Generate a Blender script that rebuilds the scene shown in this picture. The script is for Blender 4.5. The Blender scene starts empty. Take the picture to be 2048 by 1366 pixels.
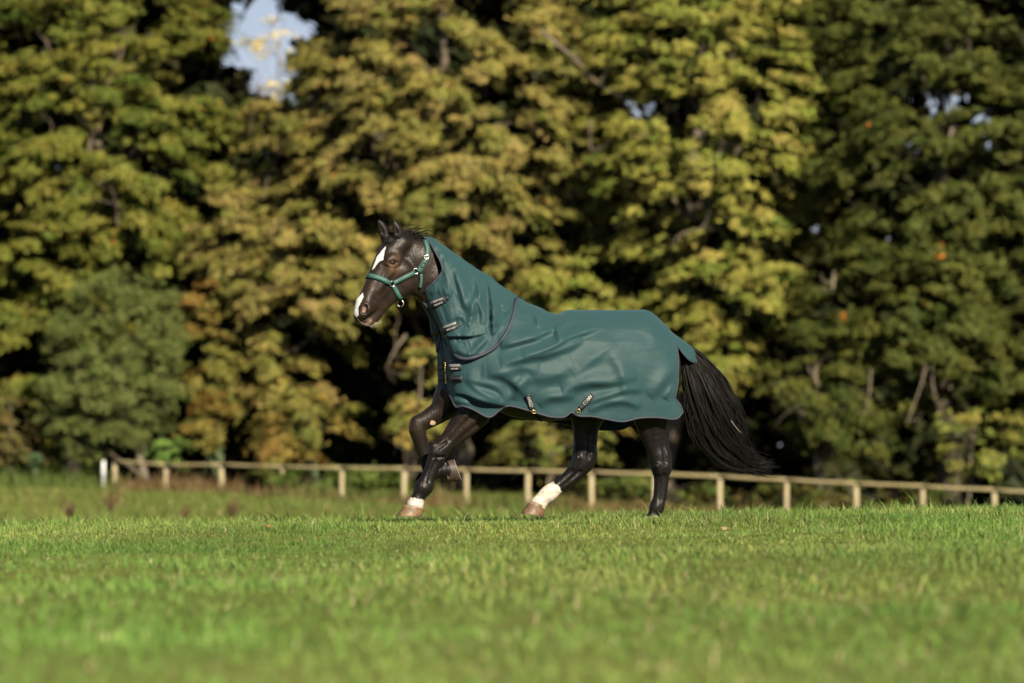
import bpy, bmesh, math, random
import numpy as np
from mathutils import Vector, Matrix
from mathutils.bvhtree import BVHTree

random.seed(7)
RNG = np.random.default_rng(7)
R = math.radians
SC = bpy.context.scene
COL = SC.collection

# ------------------------------------------------------------------ camera, sky, sun, exposure
FOC = 105.0
FPX = 2048 * FOC / 36.0                 # focal length in photograph pixels
ALPHA = R(1.89)                         # lens tilted slightly up
HD = 21.33                              # metres to the horse
CAMZ = 0.6055
cam_d = bpy.data.cameras.new('camera')
cam = bpy.data.objects.new('camera', cam_d)
COL.objects.link(cam)
cam.location = (0, 0, CAMZ)
cam.rotation_euler = (R(90) + ALPHA, 0, 0)
cam_d.lens = FOC
cam_d.sensor_width = 36
cam_d.clip_end = 3000
cam_d.dof.use_dof = True
cam_d.dof.focus_distance = HD - 0.25
cam_d.dof.aperture_fstop = 1.7
SC.camera = cam

SUN_EL, SUN_AZ = R(31), R(24)           # behind the camera, a little to the right
world = bpy.data.worlds.new('World')
SC.world = world
world.use_nodes = True
wn, wl = world.node_tree.nodes, world.node_tree.links
wn.clear()
sky = wn.new('ShaderNodeTexSky')
sky.sky_type = 'NISHITA'
sky.sun_disc = False
sky.sun_elevation = SUN_EL
sky.sun_rotation = R(180) - SUN_AZ
sky.air_density = 0.45
sky.dust_density = 0.4
wtc = wn.new('ShaderNodeTexCoord')
wmp = wn.new('ShaderNodeMapping')
wmp.inputs['Scale'].default_value = (3.0, 3.0, 7.0)
wno = wn.new('ShaderNodeTexNoise')
wno.inputs['Scale'].default_value = 2.2
wno.inputs['Detail'].default_value = 6
wrp = wn.new('ShaderNodeValToRGB')
wrp.color_ramp.elements[0].position = 0.55
wrp.color_ramp.elements[1].position = 0.75
wmx = wn.new('ShaderNodeMixRGB')
wmx.inputs['Color2'].default_value = (7.5, 7.7, 8.0, 1)
wbg = wn.new('ShaderNodeBackground')
wbg.inputs['Strength'].default_value = 0.05
wou = wn.new('ShaderNodeOutputWorld')
wl.new(wtc.outputs['Generated'], wmp.inputs['Vector'])
wl.new(wmp.outputs['Vector'], wno.inputs['Vector'])
wl.new(wno.outputs['Fac'], wrp.inputs['Fac'])
wl.new(wrp.outputs['Color'], wmx.inputs['Fac'])
wl.new(sky.outputs['Color'], wmx.inputs['Color1'])
wsx = wn.new('ShaderNodeSeparateXYZ')
whr = wn.new('ShaderNodeValToRGB')
whr.color_ramp.elements[0].position, whr.color_ramp.elements[0].color = 0.06, (.85, .85, .85, 1)
whr.color_ramp.elements[1].position, whr.color_ramp.elements[1].color = 0.34, (0, 0, 0, 1)
whm = wn.new('ShaderNodeMixRGB')
whm.inputs['Color2'].default_value = (6.2, 6.7, 7.2, 1)
wl.new(wtc.outputs['Generated'], wsx.inputs['Vector'])
wl.new(wsx.outputs['Z'], whr.inputs['Fac'])
wl.new(whr.outputs['Color'], whm.inputs['Fac'])
wl.new(wmx.outputs['Color'], whm.inputs['Color1'])
wl.new(whm.outputs['Color'], wbg.inputs['Color'])
wl.new(wbg.outputs['Background'], wou.inputs['Surface'])

sun_d = bpy.data.lights.new('sun', 'SUN')
sun_d.energy = 5.0
sun_d.angle = R(0.5)
sun_d.color = (1.0, 0.89, 0.68)
sun = bpy.data.objects.new('sun', sun_d)
COL.objects.link(sun)
to_sun = Vector((math.sin(SUN_AZ) * math.cos(SUN_EL), -math.cos(SUN_AZ) * math.cos(SUN_EL), math.sin(SUN_EL)))
sun.rotation_euler = to_sun.to_track_quat('Z', 'Y').to_euler()
sun.location = (8, -20, 14)

SC.view_settings.view_transform = 'Standard'
SC.view_settings.look = 'None'
SC.view_settings.gamma = 1.0
SC.view_settings.use_curve_mapping = False
SC.view_settings.exposure = 1.08
SC.render.engine = 'CYCLES'
SC.cycles.use_denoising = True
SC.cycles.max_bounces = 5
SC.cycles.diffuse_bounces = 0
SC.cycles.glossy_bounces = 2
SC.cycles.transmission_bounces = 3
SC.cycles.transparent_max_bounces = 4
SC.cycles.use_adaptive_sampling = True
SC.cycles.adaptive_threshold = 0.02

# ------------------------------------------------------------------ pixels to directions
C0 = np.array([0, 0, CAMZ])
FW = np.array([0, math.cos(ALPHA), math.sin(ALPHA)])
UPV = np.array([0, -math.sin(ALPHA), math.cos(ALPHA)])
RT = np.array([1.0, 0, 0])


def ray(px, py):
    px = np.asarray(px, float)
    py = np.asarray(py, float)
    return (RT * ((px - 1024) / FPX)[..., None] + UPV * ((683 - py) / FPX)[..., None] + FW)


def at_depth(px, py, Y):
    d = ray(px, py)
    return C0 + d * (np.asarray(Y, float) / d[..., 1])[..., None]


def to_px(P):
    q = np.asarray(P) - C0
    w = q @ FW
    return 1024 + (q @ RT) / w * FPX, 683 - (q @ UPV) / w * FPX


PXM = FPX / HD                          # photograph pixels per metre at the horse


class Frame:
    """A vertical plane (the horse's own middle plane, or the head's): pixel + sideways offset -> point."""
    def __init__(s, anchor, yaw):
        s.a = np.asarray(anchor, float)
        s.f = np.array([-math.cos(yaw), -math.sin(yaw), 0])
        s.n = np.array([math.sin(yaw), -math.cos(yaw), 0])

    def P(s, px, py, l=0.0):
        d = ray(px, py)
        l = np.asarray(l, float) / PXM
        t = (l + (s.a - C0) @ s.n) / (d @ s.n)
        return C0 + d * t[..., None]

    def lat(s, P):
        return ((np.asarray(P) - s.a) @ s.n) * PXM


BODY = Frame(at_depth(1100, 800, HD), R(13))
HEAD = Frame(BODY.P(815, 505, 0), R(30))


# ------------------------------------------------------------------ mesh helpers
def tag(o, label=None, cat=None, group=None, kind=None):
    if label: o['label'] = label
    if cat: o['category'] = cat
    if group: o['group'] = group
    if kind: o['kind'] = kind
    return o


def empty(name, loc=(0, 0, 0)):
    o = bpy.data.objects.new(name, None)
    o.empty_display_size = 0.1
    COL.objects.link(o)
    o.location = loc
    return o


def np_mesh(name, V, F, mat, parent=None, smooth=True, cols=None):
    V = np.ascontiguousarray(V, dtype=np.float32)
    F = np.ascontiguousarray(F, dtype=np.int32)
    me = bpy.data.meshes.new(name)
    me.vertices.add(len(V))
    me.vertices.foreach_set('co', V.ravel())
    k = F.shape[1]
    me.loops.add(F.size)
    me.loops.foreach_set('vertex_index', F.ravel())
    me.polygons.add(len(F))
    me.polygons.foreach_set('loop_start', np.arange(len(F), dtype=np.int32) * k)
    me.update(calc_edges=True)
    if smooth:
        me.polygons.foreach_set('use_smooth', np.ones(len(F), bool))
    if cols is not None:
        a = me.color_attributes.new('col', 'FLOAT_COLOR', 'POINT')
        c = np.ones((len(V), 4), np.float32)
        c[:, :3] = cols
        a.data.foreach_set('color', c.ravel())
    me.materials.append(mat)
    o = bpy.data.objects.new(name, me)
    COL.objects.link(o)
    if parent:
        o.parent = parent
        o.matrix_parent_inverse = Matrix.Translation(-Vector(parent.location))
    return o


class MB:
    def __init__(s):
        s.v, s.f, s.n = [], [], 0

    def add(s, V, F):
        s.v.append(np.asarray(V, float))
        s.f.append(np.asarray(F, int) + s.n)
        s.n += len(V)

    def build(s, name, mat, parent=None, smooth=True, cols=None):
        return np_mesh(name, np.concatenate(s.v), np.concatenate(s.f), mat, parent, smooth, cols)


def tube(pts, rad, sides=6, flat=None):
    """quads of a tube along pts; closed ends with degenerate quads."""
    pts = np.asarray(pts, float)
    n = len(pts)
    rad = np.broadcast_to(np.asarray(rad, float), (n,))
    T = np.gradient(pts, axis=0)
    T /= np.linalg.norm(T, axis=1)[:, None] + 1e-9
    ref = np.array([0.13, 0.31, 0.94]) if abs(T[0] @ np.array([0.13, 0.31, 0.94])) < 0.9 else np.array([1.0, 0, 0])
    U = np.cross(T, ref)
    U /= np.linalg.norm(U, axis=1)[:, None] + 1e-9
    W = np.cross(T, U)
    a = np.arange(sides) / sides * 2 * math.pi
    V = pts[:, None, :] + rad[:, None, None] * (np.cos(a)[None, :, None] * U[:, None, :] + np.sin(a)[None, :, None] * W[:, None, :])
    V = V.reshape(-1, 3)
    F = []
    for i in range(n - 1):
        for j in range(sides):
            k = (j + 1) % sides
            F.append((i * sides + j, i * sides + k, (i + 1) * sides + k, (i + 1) * sides + j))
    V = np.concatenate([V, pts[:1], pts[-1:]])
    c0, c1 = n * sides, n * sides + 1
    for j in range(0, sides, 2):
        k, m = (j + 1) % sides, (j + 2) % sides
        F.append((c0, m, k, j))
        b = (n - 1) * sides
        F.append((c1, b + j, b + k, b + m))
    return V, np.array(F)


def catmull(P, n):
    P = np.asarray(P, float)
    k = len(P)
    d = np.r_[0, np.cumsum(np.linalg.norm(np.diff(P[:, :2], axis=0), axis=1) + 1e-6)]
    u = np.linspace(0, d[-1], n)
    out = np.empty((n, P.shape[1]))
    m = np.gradient(P, d, axis=0) if k > 2 else np.repeat((P[1:] - P[:1]) / d[-1], 2, 0)
    i = np.clip(np.searchsorted(d, u, side='right') - 1, 0, k - 2)
    h = (d[i + 1] - d[i])[:, None]
    t = ((u - d[i]) / h[:, 0])[:, None]
    out = ((2 * t**3 - 3 * t**2 + 1) * P[i] + (t**3 - 2 * t**2 + t) * h * m[i]
           + (-2 * t**3 + 3 * t**2) * P[i + 1] + (t**3 - t**2) * h * m[i + 1])
    return out


def grid_faces(nu, nv, off=0):
    i, j = np.meshgrid(np.arange(nu - 1), np.arange(nv - 1), indexing='ij')
    a = (i * nv + j).ravel() + off
    return np.stack([a, a + 1, a + nv + 1, a + nv], 1)


def vnoise(x, y, seed=0):
    """smooth value noise, 2-D"""
    xi, yi = np.floor(x).astype(int), np.floor(y).astype(int)
    fx, fy = x - xi, y - yi
    fx, fy = fx * fx * (3 - 2 * fx), fy * fy * (3 - 2 * fy)

    def h(a, b):
        q = (a * 374761393 + b * 668265263 + seed * 1442695041) & 0x7fffffff
        q = ((q ^ (q >> 13)) * 1274126177) & 0x7fffffff
        return ((q ^ (q >> 16)) & 0xffff) / 65535.0
    return (h(xi, yi) * (1 - fx) + h(xi + 1, yi) * fx) * (1 - fy) + (h(xi, yi + 1) * (1 - fx) + h(xi + 1, yi + 1) * fx) * fy


# ------------------------------------------------------------------ materials
def new_mat(name):
    m = bpy.data.materials.new(name)
    m.use_nodes = True
    return m, m.node_tree.nodes, m.node_tree.links, m.node_tree.nodes['Principled BSDF']


def simple_mat(name, col, rough=0.6, metal=0.0, noise=0.0, nscale=30, bump=0.0, sheen=0.0, spec=0.5):
    m, n, l, b = new_mat(name)
    b.inputs['Base Color'].default_value = (*col, 1)
    b.inputs['Roughness'].default_value = rough
    b.inputs['Metallic'].default_value = metal
    b.inputs['Specular IOR Level'].default_value = spec
    if sheen:
        b.inputs['Sheen Weight'].default_value = sheen
    if noise or bump:
        tc = n.new('ShaderNodeTexCoord')
        no = n.new('ShaderNodeTexNoise')
        no.inputs['Scale'].default_value = nscale
        no.inputs['Detail'].default_value = 5
        l.new(tc.outputs['Object'], no.inputs['Vector'])
        if noise:
            mx = n.new('ShaderNodeMixRGB')
            mx.inputs['Color1'].default_value = (*[c * (1 - noise) for c in col], 1)
            mx.inputs['Color2'].default_value = (*[min(1, c * (1 + noise)) for c in col], 1)
            l.new(no.outputs['Fac'], mx.inputs['Fac'])
            l.new(mx.outputs['Color'], b.inputs['Base Color'])
        if bump:
            bp = n.new('ShaderNodeBump')
            bp.inputs['Strength'].default_value = bump
            bp.inputs['Distance'].default_value = 0.01
            l.new(no.outputs['Fac'], bp.inputs['Height'])
            l.new(bp.outputs['Normal'], b.inputs['Normal'])
    return m


def col_mat(name, rough=0.6, transl=0.0, spec=0.3, bump=None):
    """colour comes from the per-piece colour attribute"""
    m, n, l, b = new_mat(name)
    at = n.new('ShaderNodeAttribute')
    at.attribute_name = 'col'
    l.new(at.outputs['Color'], b.inputs['Base Color'])
    b.inputs['Roughness'].default_value = rough
    b.inputs['Specular IOR Level'].default_value = spec
    if transl:
        tr = n.new('ShaderNodeBsdfTranslucent')
        l.new(at.outputs['Color'], tr.inputs['Color'])
        mx = n.new('ShaderNodeMixShader')
        mx.inputs['Fac'].default_value = transl
        l.new(b.outputs['BSDF'], mx.inputs[1])
        l.new(tr.outputs['BSDF'], mx.inputs[2])
        l.new(mx.outputs['Shader'], n['Material Output'].inputs['Surface'])
    if bump:
        tc = n.new('ShaderNodeTexCoord')
        mp = n.new('ShaderNodeMapping')
        mp.inputs['Scale'].default_value = bump[1]
        no = n.new('ShaderNodeTexNoise')
        no.inputs['Scale'].default_value = bump[0]
        no.inputs['Detail'].default_value = 4
        bp = n.new('ShaderNodeBump')
        bp.inputs['Strength'].default_value = bump[2]
        bp.inputs['Distance'].default_value = 0.006
        l.new(tc.outputs['Object'], mp.inputs['Vector'])
        l.new(mp.outputs['Vector'], no.inputs['Vector'])
        l.new(no.outputs['Fac'], bp.inputs['Height'])
        l.new(bp.outputs['Normal'], b.inputs['Normal'])
    return m


M_LEAF = col_mat('leaf', 0.6, 0.07, 0.10)
M_GRASS = col_mat('grass_blade', 0.55, 0.25, 0.15)
M_BARK = simple_mat('bark', (0.15, 0.12, 0.085), 0.85, noise=0.5, nscale=6, bump=0.4)
M_IVY = simple_mat('mossy_bark', (0.07, 0.10, 0.045), 0.85, noise=0.5, nscale=9, bump=0.4)
M_COAT = col_mat('horse_coat', 0.38, 0, 0.20, bump=(130, (1, 1, 0.22), 0.6))
M_HOOF = col_mat('hoof_horn', 0.5, 0, 0.4, bump=(50, (1, 1, 3), 0.3))
M_EYE = simple_mat('eye_wet', (0.012, 0.006, 0.003), 0.05, spec=0.8)
M_HAIR = simple_mat('black_hair', (0.006, 0.005, 0.0045), 0.5, noise=0.5, nscale=9, spec=0.16)
M_WHISKER = simple_mat('whisker', (0.35, 0.3, 0.24), 0.5)
M_TRIM = simple_mat('navy_binding', (0.022, 0.026, 0.042), 0.7, noise=0.2, nscale=200, bump=0.2)
M_BLACKTAG = simple_mat('black_webbing', (0.008, 0.009, 0.016), 0.6, noise=0.3, nscale=250, bump=0.3)
M_LETTER = simple_mat('silver_lettering', (0.30, 0.30, 0.30), 0.45)
M_BRASS = simple_mat('brass', (0.62, 0.43, 0.16), 0.28, metal=1.0)
M_STEEL = simple_mat('steel', (0.62, 0.6, 0.57), 0.3, metal=1.0)
M_HALTER = simple_mat('halter_webbing', (0.028, 0.088, 0.075), 0.6, noise=0.2, nscale=220, bump=0.12)
M_HALTERD = simple_mat('halter_padding', (0.012, 0.03, 0.04), 0.7)
M_POST = simple_mat('fence_timber', (0.36, 0.30, 0.18), 0.85, noise=0.35, nscale=5, bump=0.4)
M_RAIL = simple_mat('fence_rail_timber', (0.23, 0.19, 0.095), 0.85, noise=0.35, nscale=4, bump=0.4)
M_WHITE = simple_mat('white_paint', (0.75, 0.76, 0.78), 0.6, noise=0.12, nscale=7)


def rug_material():
    m, n, l, b = new_mat('teal_rug_fabric')
    b.inputs['Roughness'].default_value = 0.58
    b.inputs['Specular IOR Level'].default_value = 0.22
    b.inputs['Sheen Weight'].default_value = 0.12
    b.inputs['Sheen Tint'].default_value = (0.5, 0.9, 0.9, 1)
    tc = n.new('ShaderNodeTexCoord')
    no = n.new('ShaderNodeTexNoise')
    no.inputs['Scale'].default_value = 3
    no.inputs['Detail'].default_value = 6
    l.new(tc.outputs['Object'], no.inputs['Vector'])
    mx = n.new('ShaderNodeMixRGB')
    mx.inputs['Color1'].default_value = (0.013, 0.039, 0.044, 1)
    mx.inputs['Color2'].default_value = (0.0165, 0.047, 0.053, 1)
    l.new(no.outputs['Fac'], mx.inputs['Fac'])
    l.new(mx.outputs['Color'], b.inputs['Base Color'])
    # ripstop weave: two crossed waves as fine relief
    w = []
    for d in ('X', 'Z'):
        wv = n.new('ShaderNodeTexWave')
        wv.bands_direction = d
        wv.inputs['Scale'].default_value = 34
        l.new(tc.outputs['Object'], wv.inputs['Vector'])
        w.append(wv)
    ad = n.new('ShaderNodeMath')
    ad.operation = 'ADD'
    l.new(w[0].outputs['Fac'], ad.inputs[0])
    l.new(w[1].outputs['Fac'], ad.inputs[1])
    n2 = n.new('ShaderNodeTexNoise')
    n2.inputs['Scale'].default_value = 26
    n2.inputs['Detail'].default_value = 3
    l.new(tc.outputs['Object'], n2.inputs['Vector'])
    ml = n.new('ShaderNodeMath')
    ml.operation = 'MULTIPLY_ADD'
    ml.inputs[1].default_value = 3.0
    l.new(n2.outputs['Fac'], ml.inputs[0])
    l.new(ad.outputs[0], ml.inputs[2])
    bp = n.new('ShaderNodeBump')
    bp.inputs['Strength'].default_value = 0.06
    bp.inputs['Distance'].default_value = 0.006
    l.new(ml.outputs[0], bp.inputs['Height'])
    l.new(bp.outputs['Normal'], b.inputs['Normal'])
    return m


M_RUG = rug_material()


def ground_material():
    m, n, l, b = new_mat('field_turf')
    b.inputs['Roughness'].default_value = 0.9
    b.inputs['Specular IOR Level'].default_value = 0.1
    tc = n.new('ShaderNodeTexCoord')

    def noise(sc, det=5):
        no = n.new('ShaderNodeTexNoise')
        no.inputs['Scale'].default_value = sc
        no.inputs['Detail'].default_value = det
        l.new(tc.outputs['Object'], no.inputs['Vector'])
        return no
    a = noise(0.25)
    r1 = n.new('ShaderNodeValToRGB')
    e = r1.color_ramp.elements
    e[0].position, e[0].color = 0.35, (0.095, 0.135, 0.028, 1)
    e[1].position, e[1].color = 0.65, (0.155, 0.175, 0.050, 1)
    l.new(a.outputs['Fac'], r1.inputs['Fac'])
    c = noise(7, 8)
    r2 = n.new('ShaderNodeValToRGB')
    r2.color_ramp.elements[0].position, r2.color_ramp.elements[0].color = 0.3, (0.55, 0.5, 0.4, 1)
    r2.color_ramp.elements[1].position, r2.color_ramp.elements[1].color = 0.75, (1.2, 1.15, 1.0, 1)
    l.new(c.outputs['Fac'], r2.inputs['Fac'])
    mu = n.new('ShaderNodeMixRGB')
    mu.blend_type = 'MULTIPLY'
    mu.inputs['Fac'].default_value = 1
    l.new(r1.outputs['Color'], mu.inputs['Color1'])
    l.new(r2.outputs['Color'], mu.inputs['Color2'])
    l.new(mu.outputs['Color'], b.inputs['Base Color'])
    bp = n.new('ShaderNodeBump')
    bp.inputs['Strength'].default_value = 0.6
    bp.inputs['Distance'].default_value = 0.05
    l.new(c.outputs['Fac'], bp.inputs['Height'])
    l.new(bp.outputs['Normal'], b.inputs['Normal'])
    return m


M_GROUND = ground_material()


# ------------------------------------------------------------------ the field
def sstep(a, b, x):
    t = np.clip((x - a) / (b - a), 0, 1)
    return t * t * (3 - 2 * t)


def ground_z(x, y):
    x = np.asarray(x, float)
    y = np.asarray(y, float)
    cross = np.clip(0.004 + np.where(x > 0, 0.023, 0.013) * x, -0.10, 0.075)
    bumps = (vnoise(x * 0.9, y * 0.9, 3) - 0.5) * 0.05 + (vnoise(x * 0.25, y * 0.3, 5) - 0.5) * 0.05
    near = cross * sstep(4, 18, y) + bumps * sstep(3, 8, y) * (1 - 0.6 * sstep(20, 22, y) * (1 - sstep(26, 40, y)))
    far = -1.74 - 0.034 * np.clip(x, -45, 45) + (vnoise(x * 0.08, y * 0.08, 9) - 0.5) * 0.25
    q = np.interp(y, [0, 21.9, 26, 34, 46, 62, 78, 400], [0, 0, 0.055, 0.21, 0.52, 0.86, 1.0, 1.0])
    return near * (1 - q) + far * q


def build_ground():
    ys = np.concatenate([np.linspace(-40, 4, 12), np.linspace(4.3, 30, 110), np.linspace(30.5, 130, 80), np.linspace(140, 1500, 24)])
    xs = np.concatenate([np.linspace(-700, -60, 14), np.linspace(-55, -9, 40), np.linspace(-8.6, 8.6, 90), np.linspace(9, 55, 40), np.linspace(60, 700, 14)])
    X, Y = np.meshgrid(xs, ys, indexing='ij')
    V = np.stack([X, Y, ground_z(X, Y)], -1).reshape(-1, 3)
    o = np_mesh('field', V, grid_faces(len(xs), len(ys)), M_GROUND)
    F = o.data
    if F.polygons[0].normal.z < 0:
        F.flip_normals()
    tag(o, 'green pasture rising to a low crest under the horse', kind='structure')


build_ground()


def build_blades(name, xs, ys, hs, ws, cols, label, lean=0.75):
    n = len(xs)
    z = ground_z(xs, ys) - 0.006
    B = np.stack([xs, ys, z], 1)
    a = RNG.uniform(0, 2 * math.pi, n)
    side = np.stack([np.cos(a), np.sin(a), np.zeros(n)], 1)
    b = RNG.uniform(0, 2 * math.pi, n)
    le = np.abs(RNG.normal(0, lean, n))
    bend = np.stack([np.cos(b) * le, np.sin(b) * le, np.zeros(n)], 1)
    up = np.array([0, 0, 1.0])
    mid = B + (up * 0.55 + bend * 0.30) * hs[:, None]
    tip = B + (up * 0.95 + bend * 0.95) * hs[:, None]
    w = (ws * 0.5)[:, None]
    V = np.stack([B - side * w, B + side * w, mid + side * w * 0.8, mid - side * w * 0.8, tip], 1).reshape(-1, 3)
    k = np.arange(n)[:, None] * 5
    F = np.concatenate([k + np.array([[0, 1, 2]]), k + np.array([[0, 2, 3]]), k + np.array([[3, 2, 4]])])
    o = np_mesh(name, V, F, M_GRASS, cols=np.repeat(cols, 5, 0))
    tag(o, label, 'grass', kind='stuff')
    return o


def grass_cols(n, patch):
    base = np.array([0.100, 0.182, 0.036])
    yel = np.array([0.23, 0.25, 0.072])
    dry = np.array([0.32, 0.27, 0.15])
    dark = np.array([0.060, 0.105, 0.022])
    c = base + (yel - base) * (patch * RNG.uniform(0, 1, n))[:, None]
    c = np.where((RNG.uniform(0, 1, n) < 0.18)[:, None], dark + (base - dark) * RNG.uniform(0, 1, n)[:, None], c)
    c = np.where((RNG.uniform(0, 1, n) < 0.045)[:, None], dry * RNG.uniform(0.7, 1.1, n)[:, None], c)
    return c * RNG.uniform(0.8, 1.2, n)[:, None]


def build_grass():
    def zone(n, x0, x1, y0, y1, h, w):
        xs, ys = RNG.uniform(x0, x1, n), RNG.uniform(y0, y1, n)
        clump = vnoise(xs * 3.1, ys * 3.1, 21) * 0.6 + vnoise(xs * 0.8, ys * 0.8, 22) * 0.6
        keep = RNG.uniform(0, 1, n) < 0.35 + clump
        xs, ys, clump = xs[keep], ys[keep], clump[keep]
        m = len(xs)
        tall = 1 + 0.35 * sstep(0.9, 2.8, xs) * sstep(17, 20, ys)
        hs = h * RNG.gamma(6, 1 / 6, m) * (0.4 + 0.95 * clump ** 1.4) * tall
        stalk = RNG.uniform(0, 1, m) < 0.008
        hs = np.where(stalk, hs * 2.0, hs)
        ws = w * RNG.uniform(0.6, 1.3, m)
        patch = np.clip(vnoise(xs * 0.7, ys * 0.5, 31) * 1.6 - 0.3, 0, 1)
        tone = 0.82 + .50 * vnoise(xs * .55 + 7, ys * .35, 35) * (.6 + .8 * vnoise(xs * 2.2, ys * 1.6, 36))
        return xs, ys, hs, ws, grass_cols(m, patch) * tone[:, None]
    zs = [zone(160000, -5.6, 5.6, 15.5, 23.5, 0.033, 0.0058),
          zone(70000, -4.4, 4.4, 5.2, 15.5, 0.036, 0.008),
          zone(16000, -9, 9, 23.5, 32, 0.06, 0.012)]
    build_blades('meadow_grass', *[np.concatenate([z[i] for z in zs]) for i in range(5)], 'short green pasture grass in the foreground and under the horse')
    # rougher far grass down to the fence
    n = 26000
    xs, ys = RNG.uniform(-34, 34, n), RNG.uniform(56, 112, n)
    hs = 0.16 * RNG.gamma(5, 0.2, n) * (0.6 + 0.8 * vnoise(xs * .5, ys * .5, 41))
    cols = grass_cols(n, np.clip(vnoise(xs * .2, ys * .2, 43) * 1.4 - .2, 0, 1)) * np.array([1.0, 0.85, 0.9])
    build_blades('rough_grass', xs, ys, hs, np.full(n, 0.035), cols, 'rough tussocky grass of the lower field before the fence')
    # dry brown verge along the fence
    n = 15000
    xs = RNG.uniform(-34, 34, n)
    ys = fence_y(xs) + RNG.normal(0.4, 1.6, n)
    hs = 0.36 * RNG.gamma(5, 0.2, n) * (0.5 + vnoise(xs * .4, ys * .4, 47))
    c = np.array([0.16, 0.105, 0.05]) + (np.array([0.085, 0.12, 0.028]) - np.array([0.16, 0.105, 0.05])) * np.clip(vnoise(xs * .3, ys * .3, 49) * 1.9 - .25, 0, 1)[:, None]
    build_blades('dry_verge', xs, ys, hs, np.full(n, 0.05), c * RNG.uniform(.7, 1.3, n)[:, None], 'dry reddish brown weeds growing along the foot of the fence')


# ------------------------------------------------------------------ fence
FP = [(230, 920, 983), (332, 927, 984), (443, 926, 980), (565, 930, 983), (684, 932, 982), (808, 934, 990), (933, 936, 994), (1056, 938, 994),
      (1183, 941, 1000), (1308, 944, 1006), (1440, 949, 1012), (1573, 956, 1022), (1712, 963, 1026), (1845, 969, 1030), (1988, 976, 1040), (2135, 984, 1050)]
FENCE_D = [112, 110.5, 109, 107.5, 106.5, 105.5, 104.5, 104, 103.5, 103, 102.5, 102, 101.5, 101, 100.5, 100]
_fx = np.array([at_depth(p[0], p[2], d)[0] for p, d in zip(FP, FENCE_D)])


def fence_y(x):
    return np.interp(x, _fx, FENCE_D)


def build_fence():
    tops, foots = [], []
    for (px, yt, yb), D in zip(FP, FENCE_D):
        t = at_depth(px, yt, D)
        foots.append(np.array([t[0], t[1], float(ground_z(t[0], t[1]))]))
        tops.append(t)
    root = empty('fence', tuple(foots[0]))
    tag(root, 'weathered wooden post and rail fence crossing behind the horse', 'fence')
    for i, (t, f) in enumerate(zip(tops, foots)):
        r = 0.085 * RNG.uniform(0.92, 1.1)
        hs = np.array([-0.25, 0.0, 0.5, 0.93, 0.97])
        h = t[2] - f[2]
        pts = [np.array([f[0] + RNG.normal(0, .008), f[1], f[2] + (h * q if q > 0 else q)]) for q in hs]
        V, F = tube(pts, [r * 1.05, r * 1.04, r, r * .98, r * .72], 10)
        np_mesh('post', V, F, M_POST, root)
    for i in range(len(tops) - 1):
        a, b = tops[i].copy(), tops[i + 1].copy()
        a[2] -= 0.045 + RNG.uniform(0, .02)
        b[2] -= 0.045 + RNG.uniform(0, .02)
        d = b - a
        a, b = a + d * 0.008, b - d * 0.008
        sag = RNG.uniform(0, .02)
        pts = [a + (b - a) * q - np.array([0, 0.105, sag * 4 * q * (1 - q)]) for q in np.linspace(0, 1, 6)]
        V, F = tube(pts, 0.062 * RNG.uniform(.93, 1.07), 8)
        np_mesh('rail', V, F, M_RAIL, root)
    # free-standing white post beside the left end
    t = at_depth(207, 921, 111.6)
    g = float(ground_z(t[0], t[1]))
    w = empty('marker_post', (t[0], t[1], g))
    tag(w, 'white painted post standing just left of the fence end', 'post')
    V, F = tube([(t[0], t[1], g - .2), (t[0], t[1], g + (t[2] - g) * .96), (t[0], t[1], t[2])], [.062, .062, .045], 10)
    np_mesh('shaft', V, F, M_WHITE, w)
    V, F = tube([(t[0], t[1], g + .42), (t[0], t[1], g + .52)], [.068, .068], 10)
    np_mesh('band', V, F, simple_mat('grey_band', (.25, .26, .28), .6), w)


# ------------------------------------------------------------------ trees
def leaf_tris(P, N, size, along=None, aspect=0.42):
    n = len(P)
    N = N / (np.linalg.norm(N, axis=1)[:, None] + 1e-9)
    t = RNG.normal(0, 1, (n, 3))
    if along is not None: t = along * 1.5 + t * .65
    t -= N * (t * N).sum(1)[:, None]
    t /= np.linalg.norm(t, axis=1)[:, None] + 1e-9
    b = np.cross(N, t)
    s = size[:, None]
    V = np.stack([P - t * s * .5 + b * s * .5 * aspect, P + t * s * .55 - N * s * .1, P - t * s * .45 - b * s * .5 * aspect], 1).reshape(-1, 3)
    return V, np.arange(n * 3).reshape(-1, 3)


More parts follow.
